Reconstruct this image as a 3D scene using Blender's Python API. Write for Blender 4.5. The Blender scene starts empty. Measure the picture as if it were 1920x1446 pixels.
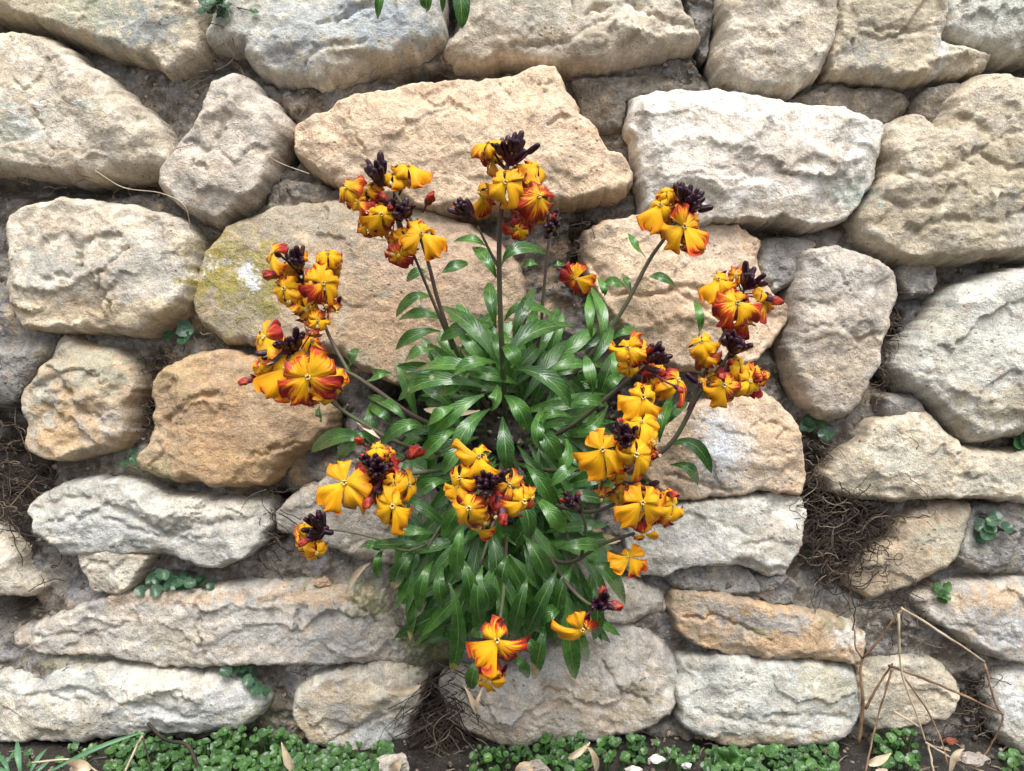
import bpy, math, random
import numpy as np
from mathutils import Vector, Matrix
from mathutils.geometry import delaunay_2d_cdt

# ------------------------------------------------------------------ frame of the wall
PX = 3000.0                       # photograph pixels per metre on the wall face
D = 0.55                          # distance camera - wall face
BATTER = math.radians(10)         # the wall leans back
U = Vector((1, 0, 0))
V = Vector((0, math.sin(BATTER), math.cos(BATTER)))
W = Vector((0, -math.cos(BATTER), math.sin(BATTER)))
BASE_PY = 1402.0
O = Vector((0, 0, (BASE_PY - 723) / PX * math.cos(BATTER)))

def P(px, py, w=0.0):
    """point that stands w metres in front of the wall face"""
    f = (D - w) / D / PX
    return O + U * ((px - 960) * f) + V * ((723 - py) * f) + W * w

def vec(x, y, z):
    return U * x + V * y + W * z

# ------------------------------------------------------------------ camera, world, sun
sc = bpy.context.scene
col = sc.collection
cam_d = bpy.data.cameras.new('camera'); cam = bpy.data.objects.new('camera', cam_d); col.objects.link(cam)
cam_d.sensor_width = 36; cam_d.lens = 36 * D / (1920 / PX); cam_d.clip_start = 0.01; cam_d.clip_end = 300
cam.matrix_world = Matrix((( U.x, V.x, W.x, 0), (U.y, V.y, W.y, 0), (U.z, V.z, W.z, 0), (0, 0, 0, 1)))
cam.location = O + W * D
sc.camera = cam

SUN_EL, SUN_AZ = math.radians(66), math.radians(14)      # above the camera's shoulder, a little to the right
world = bpy.data.worlds.new('World'); sc.world = world; world.use_nodes = True
wn, wl = world.node_tree.nodes, world.node_tree.links
wn.clear()
sky = wn.new('ShaderNodeTexSky'); sky.sky_type = 'NISHITA'; sky.sun_disc = False
sky.sun_elevation = SUN_EL; sky.sun_rotation = math.pi - SUN_AZ
sky.air_density = 1.0; sky.dust_density = 4.0; sky.ozone_density = 1.0
hs = wn.new('ShaderNodeHueSaturation'); hs.inputs['Saturation'].default_value = 0.22
bg = wn.new('ShaderNodeBackground'); bg.inputs['Strength'].default_value = 0.12
wo = wn.new('ShaderNodeOutputWorld')
wl.new(sky.outputs[0], hs.inputs['Color']); wl.new(hs.outputs[0], bg.inputs['Color']); wl.new(bg.outputs[0], wo.inputs[0])

sun_d = bpy.data.lights.new('sun', 'SUN'); sun = bpy.data.objects.new('sun', sun_d); col.objects.link(sun)
sun_d.energy = 1.4; sun_d.angle = math.radians(34); sun_d.color = (1.0, 0.98, 0.945)
sdir = Vector((math.sin(SUN_AZ) * math.cos(SUN_EL), -math.cos(SUN_AZ) * math.cos(SUN_EL), math.sin(SUN_EL)))
sun.rotation_euler = sdir.to_track_quat('Z', 'Y').to_euler()
sun.location = (0.3, -2, 3)

vs = sc.view_settings
vs.view_transform = 'Standard'; vs.look = 'None'; vs.exposure = 1.13; vs.gamma = 1.0; vs.use_curve_mapping = False

# ------------------------------------------------------------------ noise
_perm = {}
def _p(seed):
    if seed not in _perm:
        r = np.random.RandomState(seed % 100003)
        p = r.permutation(256); _perm[seed] = np.concatenate([p, p])
        a = r.rand(256) * 2 * np.pi
        _perm[(seed, 'g')] = (np.cos(a), np.sin(a))
    return _perm[seed], _perm[(seed, 'g')]

def perlin(x, y, seed=0):
    p, (gx, gy) = _p(seed)
    xi = np.floor(x).astype(int); yi = np.floor(y).astype(int)
    xf = x - xi; yf = y - yi
    xi &= 255; yi &= 255
    u = xf * xf * xf * (xf * (xf * 6 - 15) + 10); v = yf * yf * yf * (yf * (yf * 6 - 15) + 10)
    def g(ix, iy, fx, fy):
        h = p[(p[ix & 255] + iy) & 255]
        return gx[h] * fx + gy[h] * fy
    a = g(xi, yi, xf, yf); b = g(xi + 1, yi, xf - 1, yf)
    c = g(xi, yi + 1, xf, yf - 1); d = g(xi + 1, yi + 1, xf - 1, yf - 1)
    return ((a + u * (b - a)) + v * ((c + u * (d - c)) - (a + u * (b - a)))) * 1.5

def fbm(x, y, octv=4, seed=0, gain=0.5):
    s = 0; a = 1; f = 1
    for i in range(octv):
        s = s + a * perlin(x * f + i * 17.3, y * f - i * 9.1, seed + i); a *= gain; f *= 2.03
    return s

def ridged(x, y, octv=4, seed=0, gain=0.5):
    s = 0; a = 1; f = 1
    for i in range(octv):
        s = s + a * (1 - 2 * np.abs(perlin(x * f + i * 7.7, y * f + i * 3.1, seed + i))); a *= gain; f *= 2.1
    return s

def cells(x, y, seed):
    """random plane in each cell of a jittered lattice: fractured steps. returns height, edge distance"""
    xi = np.floor(x).astype(int); yi = np.floor(y).astype(int)
    best = np.full(x.shape, 9.0); sec = np.full(x.shape, 9.0); h = np.zeros(x.shape)
    r = np.random.RandomState(seed % 99991); tab = r.rand(5, 4096)
    for dx in (-1, 0, 1):
        for dy in (-1, 0, 1):
            cx = xi + dx; cy = yi + dy
            k = ((cx * 73 + cy * 911) ^ (cx * cy * 3)) & 4095
            px = cx + tab[0][k]; py = cy + tab[1][k]
            d = (x - px) ** 2 + (y - py) ** 2
            hh = (tab[2][k] - .5) + (x - px) * (tab[3][k] - .5) * 1.6 + (y - py) * (tab[4][k] - .5) * 1.6
            m = d < best
            sec = np.where(m, best, np.minimum(sec, d)); h = np.where(m, hh, h); best = np.where(m, d, best)
    return h, np.sqrt(sec) - np.sqrt(best)

def sstep(a, b, x):
    t = np.clip((x - a) / (b - a), 0, 1); return t * t * (3 - 2 * t)

# ------------------------------------------------------------------ node materials
def mat(name):
    m = bpy.data.materials.new(name); m.use_nodes = True
    nt = m.node_tree; b = nt.nodes['Principled BSDF']
    return m, nt, b

def N(nt, kind, **kw):
    n = nt.nodes.new(kind)
    for k, v in kw.items():
        if k.startswith('in_'):
            n.inputs[k[3:].replace('_', ' ')].default_value = v
        else:
            setattr(n, k, v)
    return n

def noise(nt, vecsock, scale, detail=4, rough=.55):
    n = N(nt, 'ShaderNodeTexNoise'); n.inputs['Scale'].default_value = scale
    n.inputs['Detail'].default_value = detail; n.inputs['Roughness'].default_value = rough
    if vecsock is not None: nt.links.new(vecsock, n.inputs['Vector'])
    return n

def ramp(nt, sock, a, b, ca=(0, 0, 0, 1), cb=(1, 1, 1, 1)):
    r = N(nt, 'ShaderNodeValToRGB'); r.color_ramp.elements[0].position = a; r.color_ramp.elements[1].position = b
    r.color_ramp.elements[0].color = ca; r.color_ramp.elements[1].color = cb
    nt.links.new(sock, r.inputs[0]); return r

def mixc(nt, fac, a, b, mode='MIX'):
    m = N(nt, 'ShaderNodeMix', data_type='RGBA', blend_type=mode)
    for s, v in ((m.inputs[0], fac), (m.inputs[6], a), (m.inputs[7], b)):
        if hasattr(v, 'links'): nt.links.new(v, s)
        else: s.default_value = v if not isinstance(v, tuple) else (*v[:3], 1)
    return m.outputs[2]

def math_(nt, op, a, b=None, c=None, clamp=False):
    m = N(nt, 'ShaderNodeMath', operation=op, use_clamp=clamp)
    for i, v in enumerate((a, b, c)):
        if v is None: continue
        if hasattr(v, 'links'): nt.links.new(v, m.inputs[i])
        else: m.inputs[i].default_value = v
    return m.outputs[0]

def rock_material(name, grain, pit, bump, tint_lo, tint_hi):
    m, nt, b = mat(name); L = nt.links
    geo = N(nt, 'ShaderNodeNewGeometry'); pos = geo.outputs['Position']
    at = N(nt, 'ShaderNodeAttribute', attribute_name='Col')
    n1 = noise(nt, pos, 130, 5, .62); n2 = noise(nt, pos, grain, 3, .7); n3 = noise(nt, pos, 34, 4, .6)
    c = mixc(nt, 1.0, at.outputs['Color'], ramp(nt, n1.outputs[0], .30, .70, (*tint_lo, 1), (*tint_hi, 1)).outputs[0], 'MULTIPLY')
    c = mixc(nt, 1.0, c, ramp(nt, n2.outputs[0], .30, .70, (.74, .73, .72, 1), (1.18, 1.18, 1.18, 1)).outputs[0], 'MULTIPLY')
    n4 = noise(nt, pos, 380, 3, .7)
    c = mixc(nt, 1.0, c, ramp(nt, n4.outputs[0], .28, .68, (.84, .83, .82, 1), (1.10, 1.10, 1.10, 1)).outputs[0], 'MULTIPLY')
    vo = N(nt, 'ShaderNodeTexVoronoi'); vo.inputs['Scale'].default_value = 230; L.new(pos, vo.inputs['Vector'])
    sp = math_(nt, 'MULTIPLY', ramp(nt, vo.outputs['Distance'], .10, .26, (1, 1, 1, 1), (0, 0, 0, 1)).outputs[0],
               ramp(nt, n3.outputs[0], .50, .62).outputs[0])
    c = mixc(nt, math_(nt, 'MULTIPLY', sp, pit), c, (.10, .095, .085))
    v2 = N(nt, 'ShaderNodeTexVoronoi'); v2.inputs['Scale'].default_value = 420; L.new(pos, v2.inputs['Vector'])
    n5 = noise(nt, pos, 55, 3, .6)
    fl = math_(nt, 'MULTIPLY', ramp(nt, v2.outputs['Distance'], .12, .30, (1, 1, 1, 1), (0, 0, 0, 1)).outputs[0], ramp(nt, n5.outputs[0], .44, .60).outputs[0])
    c = mixc(nt, math_(nt, 'MULTIPLY', fl, pit), c, (.16, .145, .125))
    L.new(c, b.inputs['Base Color'])
    b.inputs['Roughness'].default_value = .92; b.inputs['Specular IOR Level'].default_value = .22
    h = math_(nt, 'ADD', math_(nt, 'MULTIPLY', n1.outputs[0], 1.3), math_(nt, 'MULTIPLY', n2.outputs[0], .55))
    h = math_(nt, 'ADD', math_(nt, 'SUBTRACT', h, math_(nt, 'MULTIPLY', sp, .4)), math_(nt, 'MULTIPLY', n4.outputs[0], .75))
    bp = N(nt, 'ShaderNodeBump'); bp.inputs['Strength'].default_value = bump; bp.inputs['Distance'].default_value = .0022
    L.new(h, bp.inputs['Height']); L.new(bp.outputs[0], b.inputs['Normal'])
    return m

M_STONE = rock_material('limestone', 950, .55, .72, (.80, .79, .78), (1.16, 1.16, 1.15))
M_MORTAR = rock_material('old_mortar', 700, .75, 1.0, (.62, .61, .60), (1.28, 1.27, 1.25))

# ------------------------------------------------------------------ object helpers
WORLDM = {}
def mesh_obj(name, verts, faces, material, parent=None, world=None, smooth=True, colors=None, uv=None, data=None):
    if data is None:
        me = bpy.data.meshes.new(name); me.from_pydata([tuple(v) for v in verts], [], faces)
        if smooth: me.polygons.foreach_set('use_smooth', [True] * len(me.polygons))
        if colors is not None:
            a = me.color_attributes.new('Col', 'FLOAT_COLOR', 'POINT')
            c4 = np.ones((len(verts), 4), dtype=np.float32); c4[:, :3] = colors
            a.data.foreach_set('color', c4.ravel())
        if uv is not None:
            l = me.uv_layers.new(name='UVMap'); uv = np.asarray(uv, dtype=np.float32)
            idx = np.zeros(len(me.loops), dtype=np.int32); me.loops.foreach_get('vertex_index', idx)
            l.data.foreach_set('uv', uv[idx].ravel())
        me.materials.append(material)
    else:
        me = data
    o = bpy.data.objects.new(name, me); col.objects.link(o)
    place(o, parent, world)
    return o

def place(o, parent=None, world=None):
    world = world or Matrix.Identity(4)
    WORLDM[o] = world
    if parent is not None:
        o.parent = parent; o.matrix_basis = WORLDM[parent].inverted() @ world
    else:
        o.matrix_basis = world

def thing(name, label, cat, loc, group=None):
    o = bpy.data.objects.new(name, None); col.objects.link(o); o.empty_display_size = .02
    place(o, None, Matrix.Translation(loc)); tag(o, label, cat, group); return o

def tag(o, label=None, cat=None, group=None, kind=None):
    if label: o['label'] = label
    if cat: o['category'] = cat
    if group: o['group'] = group
    if kind: o['kind'] = kind
    return o

class MB:
    """collects geometry in world coordinates"""
    def __init__(s): s.v = []; s.f = []; s.uv = []
    def tube(s, pts, radii, n=6, cap=True):
        pts = [Vector(p) for p in pts]; k0 = len(s.v); m = len(pts)
        if not hasattr(radii, '__len__'): radii = [radii] * m
        ref = Vector((.31, .42, .85))
        for i, p in enumerate(pts):
            t = (pts[min(i + 1, m - 1)] - pts[max(i - 1, 0)])
            if t.length < 1e-9: t = Vector((0, 0, 1))
            t.normalize()
            a = t.cross(ref)
            if a.length < .1: a = t.cross(Vector((1, 0, 0)))
            a.normalize(); b = t.cross(a)
            for j in range(n):
                an = 2 * math.pi * j / n
                s.v.append(p + (a * math.cos(an) + b * math.sin(an)) * radii[i]); s.uv.append((i / max(1, m - 1), j / n))
        for i in range(m - 1):
            for j in range(n):
                s.f.append((k0 + i * n + j, k0 + i * n + (j + 1) % n, k0 + (i + 1) * n + (j + 1) % n, k0 + (i + 1) * n + j))
        if cap:
            s.f.append(tuple(k0 + j for j in range(n))[::-1]); s.f.append(tuple(k0 + (m - 1) * n + j for j in range(n)))
    def blob(s, c, ax, length, rad, n=7, m=6, prof=None):
        """spindle along ax starting at c"""
        pts = []; rr = []
        for i in range(m + 1):
            t = i / m
            pts.append(Vector(c) + Vector(ax) * (length * t)); rr.append(rad * (prof(t) if prof else math.sin(math.pi * (.06 + .9 * t)) ** .7))
        s.tube(pts, rr, n)
    def build(s, name, material, parent=None, org=None):
        org = Vector(org) if org is not None else (s.v[0].copy() if s.v else Vector())
        return mesh_obj(name, [p - org for p in s.v], s.f, material, parent, Matrix.Translation(org), uv=s.uv)

def bez(pts, n=10):
    """Catmull-Rom through 3-D points"""
    pts = [Vector(p) for p in pts]
    if len(pts) == 2: return [pts[0].lerp(pts[1], i / n) for i in range(n + 1)]
    q = [pts[0] * 2 - pts[1]] + pts + [pts[-1] * 2 - pts[-2]]; out = []
    for i in range(1, len(q) - 2):
        a, b, c, d = q[i - 1], q[i], q[i + 1], q[i + 2]
        for k in range(n):
            t = k / n
            out.append(.5 * ((2 * b) + (c - a) * t + (2 * a - 5 * b + 4 * c - d) * t * t + (3 * b - a - 3 * c + d) * t ** 3))
    out.append(pts[-1]); return out

# ================================================================== the wall
rng = random.Random(7)
wall = thing('stone_wall', 'old rubble wall of cream and tan stones with crumbling grey mortar', 'wall', P(960, BASE_PY, -.03))

TONES = {   # pairs of stone colours that run into each other
    'cream': ((.74, .67, .555), (.55, .485, .39)), 'tan': ((.58, .45, .31), (.50, .405, .295)),
    'warm': ((.77, .575, .405), (.68, .525, .38)), 'brown': ((.53, .35, .205), (.47, .33, .21)),
    'white': ((.80, .775, .725), (.68, .64, .58)), 'grey': ((.31, .30, .285), (.235, .23, .222)),
    'olive': ((.55, .48, .365), (.66, .585, .46)), 'pale': ((.69, .675, .61), (.53, .52, .47)),
    'rose': ((.64, .565, .48), (.50, .455, .40)), 'orange': ((.60, .41, .25), (.53, .40, .28)),
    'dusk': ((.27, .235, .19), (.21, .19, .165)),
}
# outline in photograph pixels, face height, edge drop, edge radius (px), tone, strata, roughness, explicit planes (x,y,gx,gy: falls off)
S = [
 ([(-80,-60),(375,-60),(384,20),(384,60),(370,100),(345,122),(318,133),(296,122),(262,106),(200,90),(130,64),(60,40),(0,22),(-80,2)],34,60,40,'olive',3,1,[]),
 ([(-80,58),(0,62),(60,66),(105,76),(150,112),(210,152),(265,200),(303,238),(318,272),(318,303),(298,317),(200,325),(130,332),(60,322),(0,312),(-80,308)],40,70,46,'cream',4,1,[(215,190,-.45,.42),(60,150,0,.12),(100,260,0,-.10)]),
 ([(445,138),(470,143),(488,168),(518,200),(545,226),(542,248),(520,290),(500,345),(472,374),(440,398),(405,418),(370,407),(345,386),(312,362),(297,342),(301,325),(328,292),(345,266),(370,232),(394,196),(404,162),(420,148)],46,70,36,'rose',1,.9,[(440,190,-.1,.35),(470,260,-.38,.05),(360,300,.35,.1),(420,370,.05,-.35)]),
 ([(405,-60),(815,-60),(828,30),(828,66),(800,88),(740,108),(690,124),(640,146),(600,158),(562,150),(530,150),(482,130),(466,106),(464,86),(430,88),(392,78),(388,60),(402,20)],34,64,46,'pale',2,1.2,[(560,110,.05,-.35)]),
 ([(890,-60),(1266,-60),(1275,0),(1298,48),(1312,70),(1300,85),(1240,100),(1180,115),(1120,124),(1030,123),(960,110),(900,118),(852,112),(832,92),(842,66),(868,46),(880,18)],36,66,38,'cream',4,1.5,[(950,90,0,-.32)]),
 ([(1350,-60),(1560,-60),(1558,60),(1543,110),(1528,148),(1490,170),(1460,179),(1400,177),(1370,160),(1346,140),(1343,100),(1352,50)],44,66,36,'cream',3,1.2,[(1370,100,.6,0)]),
 ([(1562,-60),(1758,-60),(1764,40),(1757,78),(1800,90),(1862,100),(1850,124),(1820,136),(1760,145),(1690,154),(1600,142),(1552,145),(1547,112),(1562,60)],30,60,34,'olive',6,1.3,[]),
 ([(1770,-60),(1990,-60),(1990,96),(1920,98),(1895,103),(1850,95),(1802,84),(1766,68),(1760,30)],34,60,40,'pale',2,1,[]),
 ([(548,256),(556,232),(600,215),(660,195),(720,181),(780,167),(840,161),(900,161),(960,146),(1010,133),(1040,136),(1055,160),(1076,190),(1086,220),(1110,242),(1140,285),(1170,300),(1185,325),(1182,350),(1160,368),(1100,375),(1040,386),(960,391),(880,396),(830,402),(760,382),(700,371),(650,356),(600,332),(570,306),(552,282)],58,92,30,'warm',2,.85,[(1090,260,-.30,.08),(760,200,0,.2),(700,330,0,-.22),(1110,345,-.1,-.45)]),
 ([(1188,184),(1230,172),(1300,167),(1340,165),(1400,180),(1460,190),(1530,205),(1590,222),(1640,240),(1642,265),(1632,310),(1630,340),(1606,380),(1580,410),(1530,428),(1470,420),(1410,415),(1340,420),(1290,425),(1226,412),(1206,380),(1197,320),(1190,270),(1178,236)],60,90,22,'white',3,1,[(1440,236,0,.62),(1230,300,.75,.05),(1590,330,-.28,-.02),(1450,385,0,-.28),(1330,300,.05,.10)]),
 ([(1822,146),(1870,143),(1920,150),(1990,155),(1990,480),(1920,485),(1860,480),(1800,490),(1712,497),(1660,480),(1622,455),(1601,415),(1607,390),(1642,345),(1650,312),(1642,285),(1650,242),(1680,226),(1702,220),(1745,240),(1764,208),(1790,170)],56,90,50,'olive',6,1.1,[(1700,440,.1,-.3),(1660,330,.35,0)]),
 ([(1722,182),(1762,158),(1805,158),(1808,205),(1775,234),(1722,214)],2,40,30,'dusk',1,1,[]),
 ([(25,402),(60,385),(120,373),(200,380),(290,396),(345,412),(368,450),(368,500),(364,560),(340,586),(300,610),(265,630),(210,622),(150,618),(90,622),(50,614),(22,580),(13,545),(20,500),(18,440)],42,80,40,'cream',3,1.4,[(180,430,0,.30),(120,590,0,-.25),(300,590,-.1,-.35)]),
 ([(400,450),(430,420),(490,396),(560,380),(640,372),(700,372),(800,392),(880,420),(950,465),(985,520),(980,600),(950,680),(900,718),(830,722),(760,720),(700,702),(640,662),(560,651),(490,646),(420,640),(372,612),(362,570),(362,520),(378,476)],22,70,40,'tan',1,.7,[(600,420,0,.14),(430,560,.15,0)]),
 ([(1100,432),(1130,412),(1200,404),(1300,418),(1380,424),(1425,450),(1420,490),(1440,530),(1480,575),(1482,600),(1455,640),(1420,670),(1380,690),(1330,692),(1270,690),(1220,662),(1170,622),(1140,580),(1110,520),(1098,470)],28,80,26,'warm',2,1.1,[(1250,490,.0,.18),(1380,560,-.25,0)]),
 ([(1502,474),(1560,464),(1620,478),(1660,498),(1685,520),(1680,560),(1656,620),(1641,680),(1626,730),(1600,770),(1570,791),(1545,785),(1510,750),(1486,700),(1476,650),(1482,600),(1478,560),(1490,512)],42,80,34,'rose',2,1.1,[(1570,640,.0,-.15),(1510,620,.45,0),(1570,500,0,.3)]),
 ([(1758,562),(1790,540),(1850,516),(1920,502),(1990,495),(1990,822),(1920,815),(1860,826),(1822,828),(1800,814),(1760,770),(1720,740),(1690,714),(1680,682),(1700,640),(1738,600)],50,84,50,'pale',2,1.1,[(1800,760,.2,-.4),(1740,620,.3,.1)]),
 ([(112,626),(150,641),(210,656),(240,676),(255,712),(248,760),(240,810),(220,840),(150,860),(100,862),(60,846),(45,820),(38,742),(60,702),(90,660)],30,80,40,'tan',3,1.6,[(150,700,0,.40),(90,760,.3,0),(210,740,-.3,0)]),
 ([(330,682),(370,661),(430,658),(500,680),(580,724),(620,770),(615,800),(590,830),(545,855),(525,890),(495,909),(440,913),(370,904),(300,895),(266,880),(262,860),(280,830),(288,790),(282,742),(295,702)],40,80,38,'brown',2,1,[(420,700,0,.25),(330,800,.35,0),(560,850,-.2,-.4)]),
 ([(-80,520),(-10,540),(10,575),(40,602),(98,628),(86,664),(52,708),(32,744),(0,760),(-80,770)],0,46,40,'grey',1,1.5,[]),
 ([(65,936),(110,910),(170,898),(250,906),(320,932),(420,936),(495,945),(505,980),(490,1020),(450,1046),(410,1065),(365,1060),(330,1042),(260,1035),(180,1035),(120,1038),(82,1000),(60,962)],36,70,30,'pale',8,1.2,[(200,920,0,.35),(420,1030,0,-.3)]),
 ([(518,962),(560,922),(640,890),(760,880),(820,950),(820,1050),(740,1062),(680,1056),(620,1026),(560,1012),(520,992)],6,50,34,'rose',1,1,[]),
 ([(150,1036),(215,1028),(278,1045),(256,1076),(228,1112),(176,1108),(160,1070)],26,50,16,'cream',1,1,[]),
 ([(-80,985),(-10,1000),(20,1030),(40,1075),(70,1104),(55,1116),(0,1116),(-80,1116)],20,54,34,'cream',1,1,[]),
 ([(0,1196),(60,1176),(150,1140),(200,1120),(300,1106),(380,1112),(450,1100),(560,1098),(650,1100),(715,1115),(735,1150),(750,1200),(772,1226),(760,1246),(640,1245),(500,1240),(412,1246),(380,1250),(290,1245),(180,1232),(60,1229),(6,1222)],34,70,24,'rose',7,1.2,[(350,1130,0,.4),(385,1180,.10,0)]),
 ([(-80,1275),(0,1268),(65,1286),(120,1256),(200,1250),(300,1256),(400,1266),(460,1281),(500,1316),(490,1340),(450,1361),(390,1376),(280,1372),(160,1390),(60,1386),(0,1391),(-80,1392)],40,70,30,'pale',7,1.3,[(200,1275,0,.5),(200,1360,0,-.3)]),
 ([(555,1300),(580,1280),(620,1266),(700,1251),(770,1256),(792,1280),(786,1320),(770,1350),(761,1400),(740,1412),(640,1406),(580,1396),(560,1360),(552,1325)],26,60,28,'cream',2,1.2,[(700,1340,-.2,-.35)]),
 ([(828,1280),(870,1262),(950,1262),(1020,1232),(1060,1196),(1130,1170),(1200,1180),(1250,1210),(1274,1260),(1268,1320),(1230,1360),(1150,1386),(1050,1391),(960,1406),(910,1391),(850,1352),(824,1312)],20,54,40,'rose',2,1.5,[(1050,1370,0,-.2)]),
 ([(1278,1240),(1350,1233),(1450,1237),(1540,1246),(1610,1262),(1625,1320),(1600,1370),(1560,1395),(1450,1405),(1350,1396),(1300,1376),(1276,1350),(1269,1290)],34,66,38,'pale',3,1,[(1440,1380,0,-.35)]),
 ([(1265,1110),(1340,1116),(1430,1136),(1520,1150),(1590,1170),(1622,1190),(1614,1247),(1560,1235),(1450,1231),(1370,1227),(1300,1204),(1270,1175),(1258,1140)],28,56,20,'orange',5,1,[]),
 ([(1240,952),(1290,944),(1380,934),(1450,928),(1505,934),(1510,970),(1500,1020),(1470,1075),(1440,1080),(1400,1060),(1330,1060),(1290,1056),(1240,1075),(1205,1080),(1170,1060),(1180,990)],32,64,22,'pale',2,1.1,[(1350,990,0,.1),(1260,1000,.15,0)]),
 ([(1280,768),(1350,746),(1430,736),(1480,776),(1505,840),(1515,900),(1500,926),(1440,920),(1380,928),(1300,938),(1260,930),(1200,880),(1220,810)],26,64,24,'warm',2,1.1,[(1400,770,0,.25),(1480,850,-.4,0)]),
 ([(1640,792),(1700,770),(1740,772),(1800,836),(1880,850),(1990,842),(1990,945),(1900,940),(1800,930),(1700,938),(1620,940),(1566,920),(1558,890),(1590,850),(1620,820)],24,60,34,'olive',3,1.2,[(1720,820,0,.2)]),
 ([(1702,980),(1760,950),(1832,948),(1815,1000),(1790,1050),(1740,1084),(1700,1102),(1640,1124),(1602,1100),(1622,1050),(1682,1020)],8,46,30,'tan',1,1,[]),
 ([(1716,1122),(1800,1100),(1880,1090),(1990,1088),(1990,1246),(1920,1242),(1850,1226),(1800,1190),(1740,1152)],26,60,30,'rose',6,1.2,[]),
 ([(1868,1272),(1920,1252),(1990,1250),(1990,1420),(1905,1416),(1872,1370),(1860,1310)],22,56,36,'pale',2,1,[]),
 ([(1618,1262),(1700,1240),(1780,1256),(1806,1300),(1775,1352),(1650,1372),(1618,1346)],8,34,26,'olive',2,1.3,[]),
 ([(1090,1112),(1180,1092),(1236,1112),(1246,1150),(1190,1170),(1120,1166)],0,40,24,'rose',1,1,[]),
 ([(1245,1082),(1300,1062),(1390,1066),(1420,1088),(1424,1112),(1360,1112),(1270,1102)],4,36,18,'grey',1,1.6,[]),
 ([(1428,1090),(1470,1080),(1497,1100),(1492,1132),(1452,1134),(1428,1118)],4,36,16,'grey',1,1.4,[]),
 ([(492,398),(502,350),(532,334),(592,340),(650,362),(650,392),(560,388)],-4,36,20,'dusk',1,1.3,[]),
 ([(745,1092),(800,1074),(852,1088),(868,1140),(832,1192),(772,1192),(745,1150)],-6,40,22,'rose',1,1.5,[]),
 ([(1425,452),(1480,440),(1540,455),(1500,480),(1490,530),(1450,545),(1424,500)],-2,40,22,'grey',1,1.5,[]),
 ([(1700,490),(1760,495),(1752,545),(1712,552),(1692,520)],-4,40,18,'grey',1,1.3,[]),
 ([(1660,744),(1712,740),(1735,772),(1712,828),(1668,815)],0,40,20,'grey',1,1.2,[]),
 ([(1290,-60),(1342,-60),(1344,30),(1330,90),(1306,52)],-16,36,16,'grey',1,2,[]),
 ([(1835,960),(1900,948),(1990,950),(1990,1080),(1900,1080),(1830,1070),(1800,1050)],-4,44,30,'grey',1,1.8,[]),
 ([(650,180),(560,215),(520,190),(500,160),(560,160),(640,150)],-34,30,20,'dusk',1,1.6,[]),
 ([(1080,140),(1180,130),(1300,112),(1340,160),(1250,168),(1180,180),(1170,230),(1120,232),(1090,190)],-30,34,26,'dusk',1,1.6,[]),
 ([(1490,180),(1560,150),(1700,160),(1730,190),(1650,235),(1590,215),(1520,200)],-22,34,26,'dusk',1,1.8,[]),
]
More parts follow.
